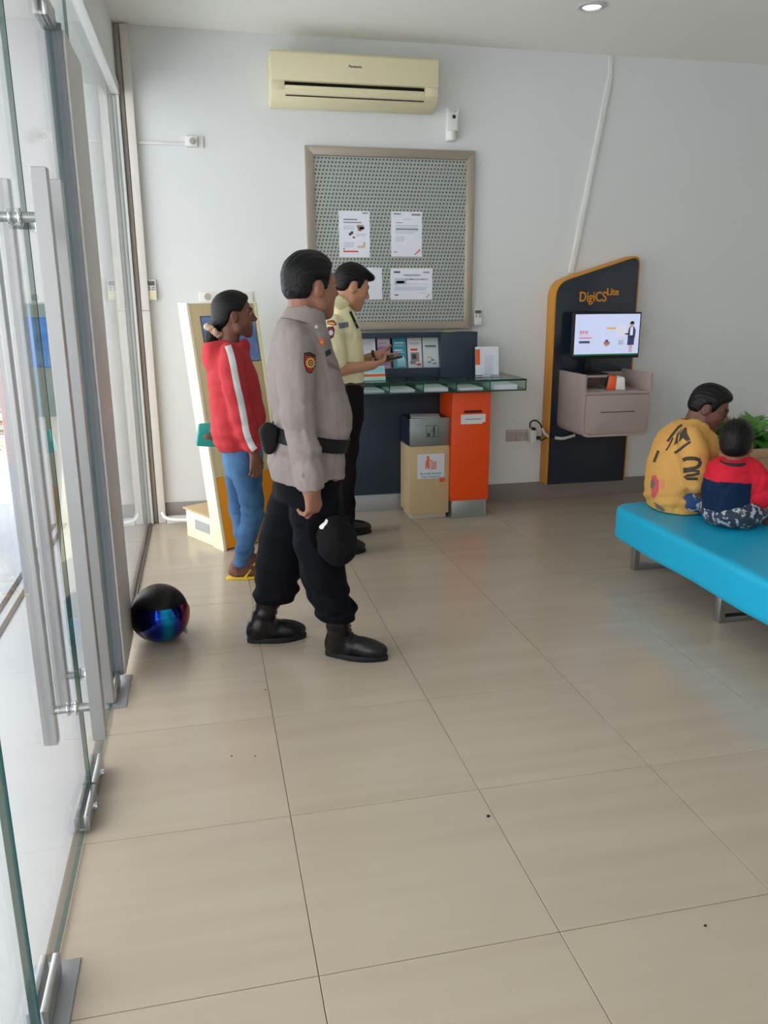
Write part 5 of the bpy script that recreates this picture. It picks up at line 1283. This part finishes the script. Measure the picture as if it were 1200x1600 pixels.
for a, e, w in ((gN, eN, wN_), (gF, eF, wF_)): F.cone(a[-2][0], e, .045, .042, .02); F.cone(e, w, .042, .027, .02)
ph = P(615, 559, Y=4.90)
hand_prims(F, wN_, nrm(ph-wN_+np.array([0, 0, -.005])), (.0, .55, .85), (.1, .8, -.3), (.35, .55, .4), 1.0, .5)
hand_prims(F, wF_, nrm(ph-wF_+np.array([0, .02, -.01])), (.0, -.75, .55), (.5, .4, .5), (.3, .6, .45), 1.0, 1.1)
F.mesh('body', [skin('skin_guard', (186, 136, 108)), mat('brow_dark', (0, 0, 0)), mat('lip_guard', (160, 88, 80), .5)], gd, 1, slot=skin_slot(hf_g, 1.0))
def quiff(F): F.ell((.045, 0, .098), (.065, .055, .028), hf_g, .02); F.ell((.085, 0, .09), (.03, .045, .018), hf_g, .02)
hair(gd, hf_g, 1.0, [(x, z+.006) for x, z in MALE], .010, .020, quiff, seed=6)
F = Field(np.array([lo[0], lo[1], .98]), np.array([hi[0]-.1, hi[1], 1.56]), .006)
F.loft(frG, RG, .03); F.chain(gN, .03); F.chain(gF, .03); F.cone(P(533, 480, Y=YG), P(531, 492, Y=YG), .062, .085, .03)
F.half(P(535, 474, Y=YG), nrm((.3, 0, 1))); F.cone(hf_g((-.02, 0, -.1)), hf_g((.03, 0, -.04)), .055, .06, .006, cut=True)
F.cone(P(526, 569, Y=4.68), P(526, 590, Y=4.68), .06, .06, 0, cut=True) if 0 else None
F.wrinkle(.005, 26, 31)
gs = F.mesh('shirt', PYL, gd, 1)
collar(gd, hf_g, 1.0, PYL, -.165, -.080, .10, .066, -.075, -.034)
F = Field(np.array([lo[0], lo[1], .9]), np.array([hi[0]-.1, hi[1], 1.12]), .005)
F.loft(frG, [(r[0]-.012,)+tuple(r[1:]) for r in RG], 0, off=.006, zlo=lambda u: P(550, 606, Y=YG)[2], zhi=lambda u: P(550, 595, Y=YG)[2])
F.mesh('belt', mat('belt_olive', (66, 60, 44), .5), gd, 1)
F = Field(np.array([lo[0], lo[1], .03]), np.array([hi[0], hi[1], 1.06]), .0065)
fg, RGt = prow([(598, 511, 565, .155), (640, 512, 564, .165), (665, 517, 560, .155)], YG)
F.loft(fg, RGt, .03); F.chain(lgN, .03); F.chain(lgF, .03); F.wrinkle(.004, 24, 7); F.mesh('trousers', BRT, gd, 1)
SHOE = mat('shoe_black', (8, 8, 10), .25)
for tx, ty in ((572, 862), (581, 832)):
    toe = P(tx, ty, Z=0); boot(gd, toe+np.array([-.275, -.03, 0]), toe, SHOE, BSOLE, 'shoe', .275, low=True)
decal('sleeve_patches', gd, gs, [([(511, 501), (521, 500), (526, 506), (525, 509), (517, 508), (511, 507)], mat('patch_rust', (140, 60, 44), .7), 1), ([(511, 505), (520, 504), (524, 507), (520, 507)], PY_, 2), ([(512, 511), (521, 510), (523, 516), (521, 527), (516, 530), (512, 524)], mat('patch_maroon', (110, 30, 36), .7), 1), (circ(517, 520, 3.4, 4.2), mat('patch_pale', (200, 200, 214), .7), 2)])
decal('name_tag', gd, gs, [([(528, 505), (544, 503), (545, 511), (530, 514)], mat('tag_grey', (110, 114, 122), .7), 1)])
decal('lanyard', gd, gs, [(q_, PK, 1) for q_ in ribbon([(547, 487), (551, 496), (555, 505), (559, 514)], 4)])
decal('shoulder_pin', gd, gs, [(circ(531, 481, 3, 3), mat('pin_olive', (84, 84, 62), .6), 2)])
decal('pocket', gd, gs, [([(531, 520), (549, 518), (550, 527), (541, 530), (532, 528)], mat('shirt_pale_yellow2', (214, 208, 164), .8), 1)])
solo('wrist_watch', MB().tube([wF_+nrm(np.cross(nrm(wF_-eF), [0, 0, 1]))*.033*math.cos(a)+np.cross(nrm(wF_-eF), nrm(np.cross(nrm(wF_-eF), [0, 0, 1])))*.033*math.sin(a)-nrm(wF_-eF)*.012 for a in np.linspace(0, 6.283, 21)], .007, 8), BLACK, 'black wrist watch on the arm of the pale yellow shirt wearer', 'watch', smooth=60)
phf = Fr(ph+np.array([.0, .0, .004]), nrm((1, .1, .12)), nrm((-.1, .9, .2)), nrm((-.1, -.2, 1)))
pn = thing('mobile_phone', tuple(ph), 'dark mobile phone held in both hands of the pale yellow shirt wearer', 'phone')
MB().box(phf, -.07, .05, -.036, .036, -.002, .007).build('case', BLACK, pn, bevel=.003)
MB().box(phf, -.066, .046, -.033, .033, .007, .0074).build('screen', mat('phone_glass', (30, 34, 42), .08), pn)

# ------------------------------------------------------------------ person: seated in the yellow printed T-shirt
YM = 3.97
mn = thing('person', (2.55, YM, .362), 'seated person in a yellow T-shirt with dark brush print and blue patterned shorts', 'person')
hf_m = hframe(P(1107, 638, Y=YM-.03), -36, 24)
YTS = mat('tshirt_yellow', (210, 160, 88), .8, bump=(24, .35), spec=.2); SHB = mat('shorts_blue', (40, 70, 118), .8, var=((26, 26, 26), (176, 190, 206), .52, .58))
frM, RM = prow([(654, 1074, 1093, .06), (663, 1058, 1099, .125), (678, 1042, 1106, .175), (697, 1032, 1109, .19), (720, 1023, 1107, .19), (740, 1019, 1104, .185), (760, 1017, 1100, .18), (776, 1016, 1094, .18), (792, 1020, 1086, .178), (800, 1030, 1080, .17)], YM)
mN = pch([(1080, 684, 3.80, 19), (1085, 708, 3.77, 21), (1087, 732, 3.76, 20), (1087, 753, 3.76, 18)]); mF = pch([(1085, 680, 4.13, 18), (1092, 705, 4.15, 19), (1098, 735, 4.15, 17)])
emN, wmN = P(1094, 778, Y=3.79), P(1150, 768, Y=3.95); emF, wmF = P(1106, 765, Y=4.14), P(1160, 765, Y=4.02)
h1, h2 = np.array([2.56, YM-.09, .462]), np.array([2.56, YM+.09, .462]); k1, k2 = np.array([2.99, YM-.12, .46]), np.array([2.99, YM+.12, .46]); f1, f2_ = np.array([2.96, YM-.12, .07]), np.array([2.98, YM+.13, .07])
lo = np.array([2.30, 3.55, -.01]); hi = np.array([3.30, 4.40, 1.16])
F = Field(lo, hi, .0052, zfine=[(.5, .72), (.78, 1.16)], hz=.009)
head_prims(F, hf_m, .98, closed=True); F.cone(hf_m((-.035, 0, -.04)), P(1084, 668, Y=YM), .054, .06, .03)
F.loft(frM, RM, .03, off=-.028); F.half((0, 0, .40), (0, 0, -1)); F.chain(shrink(mN, .7), .02); F.chain(shrink(mF, .7), .02)
for a, e, w in ((mN, emN, wmN), (mF, emF, wmF)): F.cone(a[-2][0], e, .040, .036, .02); F.cone(e, w, .038, .026, .02)
hand_prims(F, wmN, (1, .3, .0), (0, .5, .85), (.1, .8, -.3), (.4, .5, .4), .95); hand_prims(F, wmF, (1, -.4, .0), (0, -.5, .85), (.1, -.2, .9), (.4, .5, .4), .95)
for h_, k_, f_ in ((h1, k1, f1), (h2, k2, f2_)):
    F.cone(h_, k_, .06, .05, .02); F.cone(k_, f_, .05, .036, .02); F.cone(f_+np.array([-.03, 0, -.02]), f_+np.array([.14, 0, -.035]), .033, .026, .02)
F.half((0, 0, .003), (0, 0, -1))
F.mesh('body', [skin('skin_seated', (108, 72, 60)), mat('brow_dark', (0, 0, 0)), mat('lip_seated', (104, 58, 54), .5)], mn, 1, slot=skin_slot(hf_m, .98))
hair(mn, hf_m, .98, [(x, z+.0) for x, z in MALE], .010, .018, lambda F: F.ell((.035, 0, .100), (.05, .055, .024), hf_m, .02), seed=12, spike=.0012)
F = Field(np.array([2.3, 3.55, .34]), np.array([2.9, 4.4, 1.0]), .006)
F.loft(frM, RM, .03); F.chain(mN, .03); F.chain(mF, .03); F.cone(hf_m((-.045, 0, -.1)), hf_m((.01, 0, -.03)), .054, .06, .006, cut=True)
F.wrinkle(.007, 24, 41); F.func(lambda x, y, z: .005*np.sin(z*80+y*30)*np.exp(-((z-.43)/.05)**2)); F.half((0, 0, .364), (0, 0, -1))
ts = F.mesh('t_shirt', YTS, mn, 1)
SPK = mat('print_charcoal', (62, 54, 44), .75); PNK = mat('print_pink', (206, 84, 92), .75); GYP = mat('print_slate', (110, 100, 92), .75)
decal('brush_stroke', mn, ts, [([(1058, 678), (1066, 669), (1073, 668), (1074, 677), (1079, 687), (1073, 690), (1068, 683), (1062, 690), (1053, 696)], SPK, 0)])
for st_, wd_ in (([(1079, 690), (1069, 697), (1062, 703), (1054, 708)], 4), ([(1066, 664), (1060, 668), (1052, 678), (1043, 690)], 4), ([(1052, 684), (1046, 696), (1041, 704)], 2.5),
                 ([(1067, 719), (1073, 716.5), (1080, 716), (1087, 716.5), (1092, 718.5), (1094, 723), (1092, 728), (1086, 731.5), (1078, 733), (1068, 734)], 6), ([(1068, 738), (1080, 736), (1093, 736)], 3),
                 ([(1093, 739), (1084, 742), (1074, 743), (1070, 745), (1074, 748), (1090, 748)], 4.5), ([(1029, 704), (1026, 712), (1022, 722)], 4)):
    decal('brush_stroke', mn, ts, [(q_, SPK, 0) for q_ in ribbon(st_, wd_)])
decal('flower_print', mn, ts, [([(1018, 744), (1024, 742), (1030, 752), (1029, 768), (1023, 778), (1018, 776)], PNK, 0), ([(1017, 752), (1021, 747), (1024, 756), (1020, 764), (1017, 762)], GYP, 1), ([(1022, 784), (1032, 790), (1040, 797), (1036, 799), (1026, 794)], GYP, 0), (circ(1034, 757, 5, 9), mat('print_pale_pink', (214, 140, 100), .75), 0)])
F = Field(np.array([2.35, 3.6, .35]), np.array([3.1, 4.35, .65]), .006)
F.ell((2.60, YM-.02, .44), (.13, .20, .09), None, .03); h1s, h2s = h1+np.array([.09, -.02, -.01]), h2+np.array([.09, 0, -.01]); F.cone(h1s, h1+(k1-h1)*.85, .092, .085, .04); F.cone(h2s, h2+(k2-h2)*.85, .092, .085, .04); F.half((0, 0, .364), (0, 0, -1)); F.wrinkle(.005, 30, 5)
F.mesh('shorts', SHB, mn, 1)

# ------------------------------------------------------------------ person: child in the red and navy shirt
YC = 3.58
kd = thing('person', (2.66, YC, .362), 'seated child in a red and navy shirt with grey patterned shorts, seen from behind', 'person')
hf_k = hframe(P(1150, 695, Y=YC), 48, 6); SK = .96
frK, RK = prow([(711, 1140, 1164, .05), (718, 1124, 1176, .085), (730, 1113, 1184, .11), (745, 1108, 1184, .12), (765, 1104, 1182, .12), (790, 1103, 1179, .12), (812, 1107, 1178, .125), (820, 1112, 1176, .12)], YC)
cN = pch([(1178, 733, 3.52, 14), (1186, 752, 3.49, 16), (1190, 775, 3.48, 15), (1191, 781, 3.48, 14.5)]); cF = pch([(1118, 733, 3.64, 13), (1118, 755, 3.66, 14), (1124, 775, 3.67, 13)])
ekN, wkN = P(1193, 790, Y=3.49), P(1226, 762, Y=3.62); ekF, wkF = P(1134, 784, Y=3.67), P(1205, 765, Y=3.72)
u_ = np.array([math.cos(.75), math.sin(.75), 0]); v_ = np.array([-u_[1], u_[0], 0]); hc = np.array([2.645, YC, .44])
ha1, ha2 = hc-v_*.065, hc+v_*.065; ka1, ka2 = ha1+u_*.27+np.array([.06, -.06, 0]), ha2+u_*.27+np.array([.02, -.02, 0])
lo = np.array([2.35, 3.30, .2]); hi = np.array([3.22, 4.12, .98])
F = Field(lo, hi, .005)
head_prims(F, hf_k, SK); F.cone(hf_k((-.02, 0, -.05)), P(1152, 722, Y=YC), .042, .046, .02); F.loft(frK, RK, .03, off=-.022); F.half((0, 0, .40), (0, 0, -1))
F.chain(shrink(cN, .7), .02); F.chain(shrink(cF, .7), .02)
for a, e, w in ((cN, ekN, wkN), (cF, ekF, wkF)): F.cone(a[-2][0], e, .03, .028, .02); F.cone(e, w, .028, .02, .02)
hand_prims(F, wkN, (.8, .4, .2), (-.3, .4, .8), (-.3, .8, .2), (.4, .6, .4), .72); hand_prims(F, wkF, (1, -.2, .1), (0, -.5, .8), (0, .5, .5), (.4, .6, .4), .72)
for h_, k_ in ((ha1, ka1), (ha2, ka2)): F.cone(h_, k_, .05, .042, .02); F.cone(k_, k_+np.array([.02, .01, -.16]), .04, .035, .02); F.cone(k_+np.array([.02, .01, -.16]), k_+np.array([.10, .04, -.20]), .03, .022, .02)
SKC = skin('skin_child', (142, 98, 76))
F.mesh('body', [SKC, mat('brow_dark', (0, 0, 0)), mat('lip_child', (136, 84, 76), .5)], kd, 1, slot=skin_slot(hf_k, SK)); eyes(kd, hf_k, SK)
hair(kd, hf_k, SK, [(x, z-.012 if x < -.04 else z) for x, z in MALE], .013, .018, seed=15)
F = Field(np.array([2.35, 3.3, .34]), np.array([3.0, 4.0, .80]), .0055)
F.loft(frK, RK, .03); F.chain(cN, .025); F.chain(cF, .025); F.cone(hf_k((-.02, 0, -.12)), hf_k((.01, 0, -.05)), .044, .05, .006, cut=True); F.wrinkle(.006, 30, 51); F.half((2.64, 0, .43), nrm((.12, 0, -1)))
zr0, zr1 = P(1106, 757, Y=YC-.1)[2], P(1163, 755, Y=YC-.1)[2]
xs0 = P(1166, 750, Y=3.5)[0]
def kslot(c, n):
    o = np.zeros(len(c), int); o[(c[:, 2] < zr0+.004*np.sin(c[:, 0]*30)) & ~((c[:, 0] > xs0-.1*(c[:, 2]-zr0)) & (c[:, 1] < YC+.02)) & ~((c[:, 0] < 2.53) & (c[:, 1] > YC+.09))] = 1; return o
ks_ = F.mesh('shirt', [mat('shirt_red', (206, 34, 54), .8, bump=(24, .35), spec=.2), mat('shirt_navy', (16, 38, 68), .8, bump=(24, .35), spec=.2)], kd, 1, slot=kslot)
m = MB(); m.tube([hf_k((-.025+.061*math.cos(a), .061*math.sin(a), -.086+.012*math.cos(a))) for a in np.linspace(0, 6.283, 25)], .010, 8).build('collar', mat('collar_navy', (26, 34, 48), .8), kd, smooth=60)
F = Field(np.array([2.4, 3.3, .35]), np.array([3.1, 4.0, .6]), .0055)
F.ell(hc+np.array([.01, -.01, 0]), (.15, .15, .085), None, .03); F.cone(ha1, ka1, .088, .074, .03); F.cone(ha2, ka2, .082, .068, .03); F.half((0, 0, .364), (0, 0, -1)); F.wrinkle(.004, 36, 6)
F.mesh('shorts', mat('shorts_pattern', (44, 54, 72), .8, var=((34, 34, 34), (170, 178, 186), .53, .57)), kd, 1)
